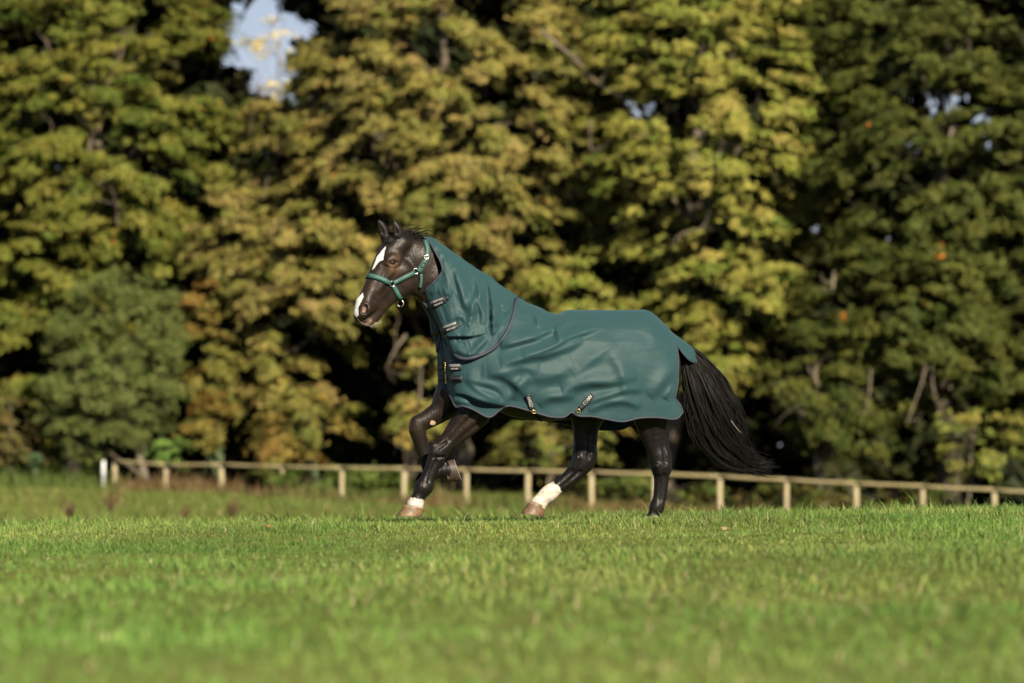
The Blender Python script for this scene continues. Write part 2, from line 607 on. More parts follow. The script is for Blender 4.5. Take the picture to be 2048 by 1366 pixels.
def pads_to_leaves(pads, per, size, pal, jitter=0.22, flat=0.55, accent=None):
    """pads: (centre, outward dir, length, width, thickness, colour index weight)"""
    Ps, Ns, Cs, As = [], [], [], []
    for c, d, L, W, T in pads:
        n = max(8, int(per * (L * W) * RNG.uniform(.75, 1.25)))
        up = np.array([0, 0, 1.0])
        s = np.cross(d, up)
        s /= np.linalg.norm(s) + 1e-9
        nrm = np.cross(s, d)
        if nrm[2] < 0: nrm = -nrm
        q = RNG.normal(0, 1, (n, 3))
        q /= np.linalg.norm(q, axis=1)[:, None]
        rr = RNG.uniform(0, 1, n) ** 0.45
        q *= rr[:, None]
        q[:, 2] = np.where(q[:, 2] < 0, q[:, 2] * 0.6, q[:, 2])
        # ragged edge: pull out fingers
        ang = np.arctan2(q[:, 1], q[:, 0])
        ph = RNG.uniform(0, 6.28)
        fing = 1 + 0.28 * np.sin(ang * 5 + ph) + 0.16 * np.sin(ang * 11 + ph * 2)
        q[:, 0] *= fing
        q[:, 1] *= fing
        q = q + RNG.normal(0, .22, (n, 3)) * (RNG.uniform(0, 1, (n, 1)) < .5)
        P = c + q[:, :1] * L * d + q[:, 1:2] * W * s + q[:, 2:3] * T * nrm
        P[:, 2] -= 0.18 * (q[:, 0] ** 2) * L
        N = nrm * 0.95 + d * 0.35 + RNG.normal(0, flat, (n, 3)) + (q[:, :1] * d + q[:, 1:2] * s) * 0.4
        k = RNG.dirichlet(np.ones(len(pal)) * 0.9)
        base = (np.asarray(pal) * k[:, None]).sum(0)
        Cc = base * RNG.uniform(1 - jitter, 1 + jitter, (n, 1)) * RNG.uniform(.93, 1.07, (n, 3))
        if accent is not None and RNG.uniform() < accent[1]:
            m = np.linalg.norm(q - RNG.normal(0, .4, 3), axis=1) < 0.34
            Cc[m] = np.asarray(accent[0]) * RNG.uniform(.7, 1.3, (m.sum(), 1))
        Ps.append(P); Ns.append(N); Cs.append(Cc); As.append(np.tile(d, (n, 1)))
    P, N, Cc = np.concatenate(Ps), np.concatenate(Ns), np.concatenate(Cs)
    V, F = leaf_tris(P, N, size * 1.25 * RNG.uniform(.5, 1.5, len(P)), np.concatenate(As))
    return V, F, np.repeat(Cc, 3, 0)


SKY_GAPS = [(528, 72, 82, 132), (1792, 160, 18, 13), (1880, 214, 32, 17), (1845, 180, 14, 11), (1962, 140, 16, 12), (1990, 292, 42, 11), (1935, 240, 12, 14), (1222, 200, 12, 24), (1170, 440, 8, 12)]


def env_pads(px, py, D, rx, ry, depth, n, L, droop=-0.25, shell=(0.62, 1.0), front=0.5, zmin=None, thick=.34, gaps=0.0):
    """boughs spread through an ellipsoidal crown; pixels give its outline, D its distance"""
    c = at_depth(px, py, D)
    s = D / FPX
    r = np.array([rx * s, depth, ry * s])
    out = []
    while len(out) < n:
        v = RNG.normal(0, 1, 3)
        v /= np.linalg.norm(v)
        if v[1] > 0.15 and RNG.uniform() > front: continue
        p = c + v * r * RNG.uniform(*shell)
        gx, gy = to_px(p)
        if D < 140 and any(((gx - g[0]) / g[2]) ** 2 + ((gy - g[1]) / g[3]) ** 2 < 1 for g in SKY_GAPS): continue
        if gaps:
            g = vnoise(np.array((gx + gy * .5) / 58.), np.array((gy - gx * .12) / 30.), 17) * .75 + vnoise(np.array((gx - gy * .3) / 30.), np.array(gy / 20.), 18) * .25
            if g < gaps: continue
        if zmin is not None and p[2] < zmin: continue
        o = v * r / np.linalg.norm(v * r)
        h = np.array([o[0], o[1], 0]) + RNG.normal(0, .3, 3) * [1, 1, 0]
        h /= np.linalg.norm(h) + 1e-9
        d = h + np.array([0, 0, droop + 0.35 * o[2] + RNG.normal(0, .12)])
        d /= np.linalg.norm(d)
        k = L * (.45 + 1.15 * RNG.uniform() ** 1.6)
        out.append((p, d, k, k * RNG.uniform(.55, .85), k * thick * RNG.uniform(.8, 1.2)))
    return out


def branch(mb, a, b, r0, r1, sag=0.0, wob=0.12, n=7, sides=6):
    a, b = np.asarray(a, float), np.asarray(b, float)
    L = np.linalg.norm(b - a)
    t = np.linspace(0, 1, n)[:, None]
    P = a + (b - a) * t
    P[:, 2] += (sag * L * 4 * t * (1 - t))[:, 0]
    w = RNG.normal(0, wob * L / n, (n, 3))
    w[0] = 0
    w[-1] = 0
    P += w
    V, F = tube(P, np.linspace(r0, r1, n), sides)
    mb.add(V, F)
    return P


def px_branch(mb, pts, D, r0, r1, sides=6):
    """a limb traced in the photograph, in the depth of its own tree"""
    pts = np.asarray(pts, float)
    q = catmull(pts[:, :2], 14)
    y = D + np.linspace(0, 1, 14) * (-0.6) + RNG.normal(0, .05, 14)
    P = at_depth(q[:, 0], q[:, 1], y)
    V, F = tube(P, np.linspace(r0, r1, 14), sides)
    mb.add(V, F)


def tree(name, label, crowns, base, trunk_r, pal, per, leaf, L, accent=None, limbs=22, bark=None, traced=(), flat=.55, top=None, lean=0.0, cat='tree', droop=-.25, group=None, thick=.34, gaps=None):
    """crowns: list of (px,py,D,rx,ry,depth_m,n); base: (px, D) of the trunk foot"""
    D0 = base[1]
    bx = at_depth(base[0], 950, D0)
    bx[2] = float(ground_z(bx[0], bx[1]))
    root = empty(name, tuple(bx))
    tag(root, label, cat, group)
    pads = []
    for (px, py, D, rx, ry, dep, n) in crowns:
        pads += env_pads(px, py, D, rx, ry, dep, n, L, droop=droop, zmin=bx[2] + .3, thick=thick, gaps=gaps or (.43 if trunk_r > .4 else .28))
    V, F, Cc = pads_to_leaves(pads, per, leaf, pal, accent=accent, flat=flat)
    np_mesh('crown', V, F, M_LEAF, root, smooth=False, cols=Cc)
    mb = MB()
    cz = at_depth(crowns[0][0], crowns[0][1], crowns[0][2])
    tz = cz[2] + (crowns[0][4] * D0 / FPX) * 0.55 if top is None else top
    tp = np.array([cz[0] + lean, cz[1], tz])
    tr = branch(mb, bx - [0, 0, .3], tp, trunk_r, trunk_r * .18, wob=.10, n=12, sides=9)
    idx = RNG.permutation(len(pads))[:limbs]
    for i in idx:
        p = pads[i][0]
        h = np.clip((p[2] - bx[2]) / (tp[2] - bx[2]) - RNG.uniform(.12, .3), .12, .92)
        if trunk_r > .4 and h < .3: continue
        a = tr[int(h * 11)]
        rr = trunk_r * (1 - h * .8) * .42
        P = branch(mb, a, p, rr, rr * .16, sag=RNG.uniform(-.02, .10), wob=.35, n=8)
        for _ in range(3):
            j = RNG.integers(3, 7)
            e = P[j] + RNG.normal(0, 1, 3) * L * 1.1
            branch(mb, P[j], e, rr * .3, rr * .06, wob=.3, n=5, sides=5)
    for pts, D, r0, r1 in traced:
        px_branch(mb, pts, D + 1.2, r0 * .5, r1 * .4)
        for q in pts[1:]:
            c = at_depth(q[0], q[1], D + .9)
            for _ in range(2):
                branch(mb, c, c + RNG.normal(0, .55, 3) + [0, 0, .2], r1 * .4, r1 * .1, wob=.4, n=6, sides=5)
    mb.build('trunk', bark or M_BARK, root)
    return root


OLIVE = [(0.133, 0.134, 0.022), (0.078, 0.104, 0.016), (0.189, 0.154, 0.032), (0.046, 0.078, 0.013)]
GOLD = [(0.247, 0.192, 0.048), (0.181, 0.164, 0.036), (0.273, 0.188, 0.075), (0.114, 0.121, 0.024), (0.080, 0.115, 0.020)]
LIME = [(0.245, 0.229, 0.045), (0.161, 0.187, 0.030), (0.264, 0.206, 0.056), (0.088, 0.130, 0.021)]
OAK = [(0.069, 0.083, 0.017), (0.048, 0.063, 0.013), (0.100, 0.096, 0.020), (0.030, 0.044, 0.008)]
GREY = [(0.143, 0.159, 0.050), (0.107, 0.134, 0.036), (0.080, 0.107, 0.025)]
AUT = [(0.20, 0.15, 0.035), (0.14, 0.14, 0.03), (0.22, 0.115, 0.03), (0.07, 0.10, 0.02)]
FRESH = [(0.10, 0.19, 0.035), (0.07, 0.14, 0.03), (0.16, 0.19, 0.045)]
SHADE_DARK = [(0.020, 0.026, 0.008), (0.013, 0.018, 0.006), (0.028, 0.027, 0.008)]  # leaf colours darkened to carry the deep shade of the wood
ORANGE = (0.38, 0.11, 0.02)


def build_trees():
    tree('conifer_tree', 'tall olive green tree with layered sprays filling the left side of the picture',
         [(190, 260, 122, 330, 420, 6.0, 1575), (60, 620, 121, 240, 300, 5.0, 420), (430, 330, 123, 120, 260, 4, 227)],
         (150, 123), .45, OLIVE, 400, .19, 0.56, accent=(ORANGE, .05), limbs=26,
         traced=[([(545, 150), (515, 200), (500, 260)], 117, .06, .02), ([(185, 260), (205, 200), (235, 120)], 116, .08, .02), ([(235, 450), (232, 405), (225, 380)], 116, .08, .05)])
    tree('rounded_tree', 'rounded grey-green bushy tree with a short leaning trunk behind the fence end',
         [(232, 720, 114, 142, 190, 3.0, 430), (190, 800, 113.5, 115, 120, 2.4, 220), (285, 660, 114, 90, 120, 2.4, 130)],
         (300, 114), .17, GREY, 900, .11, .36, limbs=14, flat=.9, lean=-.5, droop=.1, thick=.8, gaps=.27)
    tree('young_maple', 'slender young tree with yellow and orange leaves right of the rounded grey-green tree',
         [(415, 720, 116, 50, 170, 1.2, 46), (425, 850, 115.5, 45, 45, 1.0, 14)], (446, 116), .16, AUT, 520, .15, .55, accent=(ORANGE, .15), limbs=10, bark=M_IVY)
    tree('golden_tree', "huge golden olive tree with drooping layered boughs behind the horse's head",
         [(880, 230, 120, 400, 380, 7.5, 2012), (620, 560, 118, 170, 170, 4.0, 350), (1010, 470, 119, 220, 150, 4.0, 350), (560, 760, 118, 90, 110, 2.0, 87), (500, 480, 119, 120, 130, 3.0, 210), (720, 420, 117, 160, 140, 3.0, 210)],
         (905, 127), .6, GOLD, 400, .19, 0.58, accent=(ORANGE, .05), limbs=34,
         traced=[([(720, 645), (660, 655), (615, 680), (570, 715)], 116, .13, .04), ([(735, 480), (700, 540), (650, 580)], 116, .10, .04),
                 ([(812, 670), (790, 700), (772, 740)], 117, .12, .05), ([(560, 300), (535, 360), (525, 400)], 116, .07, .03)])
    tree('lime_tree', 'broad yellow-green tree with bare pale limbs standing above the rug',
         [(1420, 230, 117, 290, 370, 6.5, 1505), (1480, 560, 116, 200, 150, 4.0, 367), (1150, 600, 117, 120, 110, 3, 157), (1440, 720, 116, 100, 90, 2.5, 105)],
         (1330, 120), .6, LIME, 400, .185, 0.53, accent=(ORANGE, .04), limbs=28,
         traced=[([(1340, 495), (1360, 470), (1405, 455), (1420, 420), (1437, 365)], 112.5, .10, .05), ([(1420, 405), (1385, 420), (1345, 418)], 112.5, .07, .03), ([(1400, 400), (1385, 375)], 112.5, .05, .03),
                 ([(1080, 60), (1140, 110), (1200, 170), (1270, 205), (1330, 240)], 113, .13, .07), ([(1180, 240), (1185, 300), (1240, 275), (1300, 270)], 113, .09, .05)])
    tree('dark_oak', 'tall dark green oak-like tree at the right edge with blue sky showing through',
         [(1870, 330, 113, 260, 330, 5.5, 1225), (1820, 640, 112, 240, 210, 4.5, 665), (2050, 600, 113, 150, 330, 4, 350), (1760, 60, 115, 190, 120, 4, 245)],
         (1900, 122), .5, OAK, 400, .185, 0.50, accent=(ORANGE, .02), limbs=30,
         traced=[([(1905, 255), (1890, 300), (1875, 335)], 107.5, .12, .06), ([(1860, 700), (1845, 760), (1815, 845)], 107, .09, .04), ([(1865, 700), (1870, 790), (1905, 850)], 107, .07, .03),
                 ([(1742, 740), (1738, 790), (1730, 830)], 107, .08, .03), ([(1668, 545), (1665, 580)], 107, .14, .10)])
    tree('ivy_thicket_tree', 'low dark green tree with hanging branches directly behind the horse tail',
         [(1630, 770, 110, 130, 130, 2.6, 80), (1720, 860, 109, 60, 60, 1.6, 18)], (1640, 111), .22, OAK, 500, .16, .6, limbs=14, accent=(ORANGE, .06))
    tree('far_birch', 'pale yellow birch far off in the sky gap left of centre',
         [(560, 150, 170, 75, 130, 2.5, 34)], (565, 171), .2, [(0.55, 0.42, 0.16), (0.5, 0.45, 0.25)], 60, .22, .9, limbs=12, top=None)
    tree('orange_sapling', 'small sapling with orange and green leaves behind the fence left of the forelegs',
         [(610, 850, 109.5, 105, 75, 1.4, 46), (560, 905, 109, 70, 30, 1.0, 12)], (640, 110), .13, AUT, 600, .14, .5, accent=(ORANGE, .35), limbs=9, bark=M_IVY)
    tree('chest_sapling', "leafy yellow-green sapling behind the horse's chest and forelegs",
         [(850, 780, 110, 70, 120, 1.5, 44)], (800, 110.5), .12, [(0.22, 0.21, 0.05), (0.12, 0.16, 0.035), (0.28, 0.17, 0.05)], 532, .15, .5, accent=(ORANGE, .12), limbs=9)
    tree('belly_sapling', 'sapling with fresh green and orange leaves seen below the rug hem',
         [(1110, 880, 110, 160, 65, 1.6, 50)], (1090, 110.5), .1, [(0.14, 0.16, 0.04), (0.10, 0.15, 0.03), (0.2, 0.15, 0.04)], 494, .15, .5, accent=(ORANGE, .15), limbs=9)
    tree('corner_sapling', 'yellow-green sapling with orange leaves at the right end of the fence',
         [(1950, 880, 107, 110, 70, 1.5, 40)], (1930, 107.6), .1, [(0.15, 0.19, 0.035), (0.24, 0.2, 0.045), (0.1, 0.13, 0.03)], 494, .15, .5, accent=(ORANGE, .2), limbs=9)
    tree('brown_shrub', 'dull russet brown shrub low at the far left edge',
         [(20, 860, 115, 110, 100, 1.8, 46)], (20, 115.5), .1, [(0.13, 0.085, 0.03), (0.09, 0.08, 0.025), (0.1, 0.11, 0.03)], 456, .17, .6, limbs=9, cat='shrub')
    tree('green_shrub', 'bright green shrub in front of the leaning trunk behind the fence',
         [(335, 900, 112, 55, 38, 1.0, 26)], (335, 112.3), .05, FRESH, 320, .13, .4, limbs=6, cat='shrub')
    tree('ivy_stump', 'short stump wrapped in green ivy left of the white post',
         [(70, 935, 112, 13, 34, .35, 16)], (70, 112), .16, [(0.055, 0.095, 0.04), (0.07, 0.11, 0.05)], 700, .11, .22, limbs=3, cat='stump', bark=M_IVY, top=None)
    tree('hedge_shrub', 'low green shrub showing under the rail between the left fence posts',
         [(680, 955, 107.5, 190, 22, .7, 44)], (680, 107.8), .04, FRESH + OAK, 300, .13, .42, limbs=6, cat='shrub')
    tree('bramble_shrub', 'tangled dark green bramble under the rail behind the hind legs',
         [(1290, 975, 104.6, 180, 26, .7, 40)], (1290, 105), .04, FRESH + OAK + [(.14, .08, .03)], 570, .13, .42, limbs=6, cat='shrub')
    tree('fern_shrub', 'dark leafy bramble under the rail right of the tail tip',
         [(1700, 990, 103, 230, 30, .7, 46)], (1700, 103.4), .04, OAK + [(.12, .07, .03), (.1, .15, .03)], 570, .13, .42, limbs=6, cat='shrub')
    # the wood behind, one dark mass with its shade put into the leaf colour
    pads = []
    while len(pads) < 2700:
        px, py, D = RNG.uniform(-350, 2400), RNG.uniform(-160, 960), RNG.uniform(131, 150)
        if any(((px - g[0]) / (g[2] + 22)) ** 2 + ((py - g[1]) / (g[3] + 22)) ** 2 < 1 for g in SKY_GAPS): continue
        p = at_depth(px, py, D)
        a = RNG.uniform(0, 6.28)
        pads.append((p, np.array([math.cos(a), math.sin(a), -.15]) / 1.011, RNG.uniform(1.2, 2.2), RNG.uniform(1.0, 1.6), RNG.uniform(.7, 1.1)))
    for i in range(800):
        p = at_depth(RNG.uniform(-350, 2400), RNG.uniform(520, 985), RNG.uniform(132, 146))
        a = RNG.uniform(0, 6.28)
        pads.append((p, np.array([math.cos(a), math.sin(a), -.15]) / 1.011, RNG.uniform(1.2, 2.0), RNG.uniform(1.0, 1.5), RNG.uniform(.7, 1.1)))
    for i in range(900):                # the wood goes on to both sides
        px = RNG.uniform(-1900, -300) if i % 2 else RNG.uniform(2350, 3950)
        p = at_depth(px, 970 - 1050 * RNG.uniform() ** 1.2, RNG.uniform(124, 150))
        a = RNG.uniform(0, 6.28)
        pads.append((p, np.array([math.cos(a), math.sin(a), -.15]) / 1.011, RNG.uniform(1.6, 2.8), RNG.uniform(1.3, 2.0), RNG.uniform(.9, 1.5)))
    V, F, Cc = pads_to_leaves(pads, 23, 1.02, SHADE_DARK)
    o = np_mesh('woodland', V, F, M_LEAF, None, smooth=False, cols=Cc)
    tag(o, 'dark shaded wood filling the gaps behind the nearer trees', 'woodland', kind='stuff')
    # docks in the lower field
    for px, py, s, lab in [(138, 1022, .9, 'brown withered dock plant, leftmost of those in the lower field'), (222, 1008, 1.0, 'brown withered dock plant below the white post'),
                           (462, 1024, 1.0, 'broad russet dock plant below the third fence post'), (372, 1030, .6, 'small faded dock plant just above the grass crest at left'),
                           (1130, 1000, .5, 'small yellow flowering weed beside the white hind sock')]:
        dock(px, py, s, lab)


def dock(px, py, s, label):
    yy = np.linspace(60, 108, 200)
    P = at_depth(np.full(200, px), np.full(200, py + 14 * s), yy)
    k = int(np.argmin(np.abs(P[:, 2] - ground_z(P[:, 0], P[:, 1]))))
    b = P[k].copy()
    b[2] = float(ground_z(b[0], b[1]))
    root = empty('dock_plant' if 'dock' in label else 'yellow_weed', tuple(b))
    tag(root, label, 'weed')
    mb = MB()
    tips = []
    for i in range(14):
        e = b + np.array([RNG.normal(0, .16), RNG.normal(0, .16), RNG.uniform(.25, .62)]) * s
        branch(mb, b, e, .012, .004, wob=.2, n=5, sides=4)
        tips += [b + (e - b) * q for q in np.linspace(.35, 1, 16)]
    mb.build('stem', simple_mat('weed_stem', (.16, .08, .04), .8), root)
    tips = np.array(tips) + RNG.normal(0, .03 * s, (len(tips), 3))
    V, F = leaf_tris(tips, RNG.normal(0, 1, tips.shape), .10 * s * RNG.uniform(.6, 1.4, len(tips)))
    base = np.array([.10, .07, .035]) if 'dock' in label else np.array([.6, .42, .03])
    np_mesh('foliage', V, F, M_LEAF, root, smooth=False, cols=np.repeat(base * RNG.uniform(.6, 1.4, (len(tips), 1)), 3, 0))['kind'] = 'stuff'


build_fence()
build_trees()
build_grass()


def fallen_leaf(px, py, label, col, size):
    yy = np.linspace(14, 22.2, 300)
    P = at_depth(np.full(300, px), np.full(300, py), yy)
    k = int(np.argmin(np.abs(P[:, 2] - ground_z(P[:, 0], P[:, 1]) - .03)))
    u, v = np.meshgrid(np.linspace(-1, 1, 9), np.linspace(-1, 1, 7), indexing='ij')
    w = np.sqrt(np.clip(1 - u * u, 0, 1)) * (1 + .25 * np.sin(u * 9))
    G = np.stack([u * size, v * w * size * .3 - .2 * size, v * w * size * .5 + u * u * size * .3], -1) + P[k]
    o = np_mesh('fallen_leaf', G.reshape(-1, 3), grid_faces(9, 7), M_LEAF, cols=np.tile(np.array(col), (63, 1)))
    tag(o, label, 'leaf', 'fallen leaves on the crest')


fallen_leaf(537, 1052, 'orange brown fallen leaf caught in the grass left of the hooves', (.24, .09, .03), .014)
fallen_leaf(1449, 1057, 'pale pinkish fallen leaf in the grass right of the hind hoof', (.24, .17, .11), .018)
# ------------------------------------------------------------------ the horse: one continuous body grown from smooth-joined muscle shapes
VOX = 0.0075


def surface_nets(F, axes):
    s = F < 0
    nx, ny, nz = F.shape
    cells = np.zeros((nx - 1, ny - 1, nz - 1), np.uint8)
    for dx in (0, 1):
        for dy in (0, 1):
            for dz in (0, 1):
                cells += s[dx:nx - 1 + dx, dy:ny - 1 + dy, dz:nz - 1 + dz]
    act = (cells > 0) & (cells < 8)
    idx = np.argwhere(act)
    ids = -np.ones(act.shape, np.int32)
    ids[act] = np.arange(len(idx))
    acc = np.zeros((len(idx), 3))
    cnt = np.zeros(len(idx))
    cor = [(a, b, c) for a in (0, 1) for b in (0, 1) for c in (0, 1)]
    val = {k: F[idx[:, 0] + k[0], idx[:, 1] + k[1], idx[:, 2] + k[2]] for k in cor}
    for k in cor:
        for ax in range(3):
            if k[ax]: continue
            m = list(k)
            m[ax] = 1
            m = tuple(m)
            f0, f1 = val[k], val[m]
            x = (f0 < 0) != (f1 < 0)
            t = np.where(x, f0 / np.where(x, f0 - f1, 1), 0)
            p = np.tile(np.array(k, float), (len(idx), 1))
            p[:, ax] += t
            acc[x] += p[x]
            cnt[x] += 1
    loc = idx + acc / cnt[:, None]
    V = np.stack([np.interp(loc[:, i], np.arange(len(axes[i])), axes[i]) for i in range(3)], 1)
    faces = []
    for ax in range(3):
        sl0 = [slice(None)] * 3
        sl1 = [slice(None)] * 3
        sl0[ax] = slice(0, -1)
        sl1[ax] = slice(1, None)
        ch = np.argwhere(s[tuple(sl0)] != s[tuple(sl1)])
        u, w = [(1, 2), (2, 0), (0, 1)][ax]
        ch = ch[(ch[:, u] > 0) & (ch[:, w] > 0) & (ch[:, u] < F.shape[u] - 1) & (ch[:, w] < F.shape[w] - 1)]
        inside = s[ch[:, 0], ch[:, 1], ch[:, 2]]
        q = []
        for du, dw in ((-1, -1), (0, -1), (0, 0), (-1, 0)):
            c = ch.copy()
            c[:, u] += du
            c[:, w] += dw
            q.append(ids[c[:, 0], c[:, 1], c[:, 2]])
        q = np.stack(q, 1)
        q[~inside] = q[~inside][:, ::-1]
        faces.append(q)
    return V, np.concatenate(faces)


def catmull3(P, m):
    k = len(P)
    u = np.linspace(0, k - 1, (k - 1) * m + 1)
    i = np.clip(u.astype(int), 0, k - 2)
    t = (u - i)[:, None]
    g = np.gradient(P, axis=0)
    return ((2 * t**3 - 3 * t**2 + 1) * P[i] + (t**3 - 2 * t**2 + t) * g[i] + (-2 * t**3 + 3 * t**2) * P[i + 1] + (t**3 - t**2) * g[i + 1])


PRIMS = []      # (a, b, ra, rb, k, normal, lateral scale, mode)


def cone(fr, pts, k=8, s=1.0, mode='add'):
    """pts: (px, py, sideways px, radius px) along one muscle or bone"""
    P = [(fr.P(p[0], p[1], p[2]), p[3] / PXM) for p in pts]
    if len(P) > 2:
        Q = catmull3(np.array([[*p, r] for p, r in P]), 3)
        P = [(q[:3], q[3]) for q in Q]
    PRIMS.append(([(a, b, ra, rb) for (a, ra), (b, rb) in zip(P[:-1], P[1:])], k / PXM, fr.n, s, mode))


H = HEAD
# neck and trunk
cone(BODY, [(812, 502, 0, 30), (850, 542, 0, 46), (905, 596, 0, 54), (960, 652, 0, 68), (985, 700, 0, 84)], 12, .55)
cone(BODY, [(842, 520, 0, 40), (850, 560, 0, 32)], 12, .62)
cone(BODY, [(965, 715, 0, 82), (1050, 738, 0, 99), (1130, 739, 0, 101), (1210, 732, 0, 96), (1285, 722, 0, 72)], 12, .80)
cone(BODY, [(1150, 690, 0, 54), (1262, 692, 0, 52), (1306, 704, 0, 36)], 12, .85)
cone(BODY, [(950, 700, 26, 40), (958, 760, 30, 44)], 12)
cone(BODY, [(950, 700, -26, 40), (948, 760, -30, 44)], 12)
cone(BODY, [(918, 735, 0, 24), (930, 775, 0, 30)], 10)
# near foreleg
ln = 25
cone(BODY, [(958, 790, ln + 6, 42), (950, 822, ln + 4, 33), (920, 857, ln, 25), (897, 882, ln, 19), (880, 902, ln, 18.5), (871, 919, ln, 16), (862, 941, ln, 13.5), (854, 958, ln, 13.5), (846, 976, ln, 17)], 6, .86)
cone(BODY, [(886, 893, ln + 3, 14), (879, 908, ln + 3, 14)], 5)
cone(BODY, [(877, 920, ln, 7), (864, 950, ln, 7.5), (856, 978, ln, 9)], 4)
cone(BODY, [(935, 838, ln + 14, 13), (905, 868, ln + 9, 9)], 6)
cone(BODY, [(846, 976, ln, 16), (838, 992, ln, 13.5), (830, 1010, ln, 17)], 6, .95)
cone(BODY, [(868, 893, ln + 4, 9), (866, 906, ln + 4, 8)], 4)
cone(BODY, [(893, 896, ln, 8), (889, 907, ln, 7)], 4)
cone(BODY, [(960, 838, ln + 8, 14), (930, 868, ln + 6, 9), (905, 890, ln + 3, 6)], 6)
cone(BODY, [(872, 922, ln + 13, 3.0), (863, 943, ln + 12.5, 3.0), (857, 963, ln + 12.5, 2.6)], 4, 1, 'sub')
cone(BODY, [(950, 828, ln + 31, 5), (922, 854, ln + 24, 4.5), (900, 880, ln + 18, 3)], 6, 1, 'sub')
cone(BODY, [(965, 842, ln + 24, 4), (935, 866, ln + 20, 3.5), (910, 888, ln + 16, 3)], 5, 1, 'sub')
cone(BODY, [(891, 886, ln + 15, 3), (874, 897, ln + 17, 2.5)], 4, 1, 'sub')
cone(BODY, [(888, 914, ln + 13, 2.5), (866, 915, ln + 15, 2.5)], 4, 1, 'sub')
# far foreleg, folded
lf = -25
cone(BODY, [(905, 790, lf, 38), (885, 818, lf, 25), (860, 836, lf, 19.5), (840, 848, lf, 17.5), (836, 862, lf, 17), (841, 884, lf, 14), (848, 910, lf, 12.5), (855, 930, lf, 13), (863, 944, lf, 16)], 6, .88)
cone(BODY, [(833, 843, lf, 12), (831, 860, lf, 12)], 5)
cone(BODY, [(849, 880, lf, 7), (855, 905, lf, 7)], 4)
cone(BODY, [(863, 944, lf, 16), (878, 942, lf, 14.5), (893, 941, lf, 19)], 6, .95)
# near hind leg, planted
hn = 28
cone(BODY, [(1284, 752, hn + 2, 56), (1300, 796, hn + 4, 48), (1303, 845, hn, 33), (1311, 885, hn, 23.5), (1319, 912, hn, 21)], 10, .72)
cone(BODY, [(1319, 912, hn, 20.5), (1322, 934, hn, 20.5), (1323, 952, hn, 16), (1321, 975, hn, 13.5), (1318, 998, hn, 13), (1314, 1014, hn, 15.5), (1309, 1028, hn, 13), (1305, 1040, hn, 16)], 6, .88)
cone(BODY, [(1329, 880, hn, 7), (1335, 918, hn, 8), (1335, 940, hn, 8)], 5)
cone(BODY, [(1330, 955, hn, 7), (1327, 995, hn, 7)], 4)
cone(BODY, [(1328, 950, hn + 13, 3), (1325, 975, hn + 12, 3), (1322, 1000, hn + 12, 2.6)], 4, 1, 'sub')
cone(BODY, [(1328, 862, hn + 22, 4.5), (1328, 895, hn + 17, 4), (1331, 925, hn + 16, 3)], 5, 1, 'sub')
cone(BODY, [(1297, 850, hn + 25, 5), (1305, 890, hn + 20, 4)], 6, 1, 'sub')
cone(BODY, [(1314, 932, hn + 16, 6), (1318, 945, hn + 13, 5)], 5)
# far hind leg, swinging forward
hf = -28
cone(BODY, [(1215, 755, hf, 56), (1182, 802, hf, 45), (1172, 848, hf, 29), (1171, 880, hf, 24.5), (1169, 905, hf, 24)], 10, .72)
cone(BODY, [(1169, 905, hf, 23.5), (1164, 925, hf, 23), (1150, 945, hf, 18), (1131, 962, hf, 15), (1113, 975, hf, 14.5), (1098, 987, hf, 17.5), (1085, 998, hf, 15), (1077, 1008, hf, 17)], 6, .88)
cone(BODY, [(1183, 895, hf, 8), (1186, 918, hf, 8.5), (1176, 934, hf, 8)], 5)
cone(BODY, [(1166, 945, hf, 7), (1135, 972, hf, 7)], 4)
cone(BODY, [(1160, 942, hf + 14, 3), (1140, 960, hf + 13.5, 3), (1118, 978, hf + 13.5, 2.6)], 4, 1, 'sub')
cone(BODY, [(1180, 868, hf + 19, 4), (1180, 895, hf + 18, 3.5), (1176, 915, hf + 18, 3)], 5, 1, 'sub')
cone(BODY, [(1156, 915, hf + 17, 6), (1148, 935, hf + 14, 5)], 5)
for sg in (1, -1):
    cone(BODY, [(1334, 706, 13 * sg, 24), (1337, 748, 17 * sg, 26), (1318, 800, 22 * sg, 30)], 10, .8)
# tail dock
cone(BODY, [(1318, 695, 0, 22), (1350, 694, 0, 14), (1372, 705, 0, 11)], 10)
# head
cone(H, [(806, 486, 0, 22), (792, 493, 0, 24), (772, 524, 0, 24), (750, 568, 0, 19), (730, 604, 0, 16)], 10)
cone(H, [(809, 515, 0, 30), (806, 548, 0, 35), (811, 560, 0, 32)], 10, .62)
cone(H, [(805, 545, 12, 26), (811, 562, 12, 22)], 7, .7)
cone(H, [(805, 545, -12, 26), (811, 562, -12, 22)], 7, .7)
cone(H, [(808, 570, 7, 23), (778, 597, 5, 14), (754, 626, 3, 10)], 7, .8)
cone(H, [(808, 570, -7, 23), (778, 597, -5, 14), (754, 626, -3, 10)], 7, .8)
cone(H, [(786, 543, 0, 31), (758, 588, 0, 23), (736, 615, 0, 20)], 9, .78)
cone(H, [(730, 614, 0, 20), (722, 628, 0, 15), (720, 636, 0, 11)], 8, .95)
cone(H, [(731, 618, 10, 13), (724, 628, 7, 11)], 6)
cone(H, [(731, 618, -10, 13), (724, 628, -7, 11)], 6)
cone(H, [(738, 640, 0, 11), (748, 634, 0, 12), (756, 628, 0, 9)], 5, 1.0)
cone(H, [(727, 640, 0, 8), (736, 645, 0, 8)], 4, 1.2)
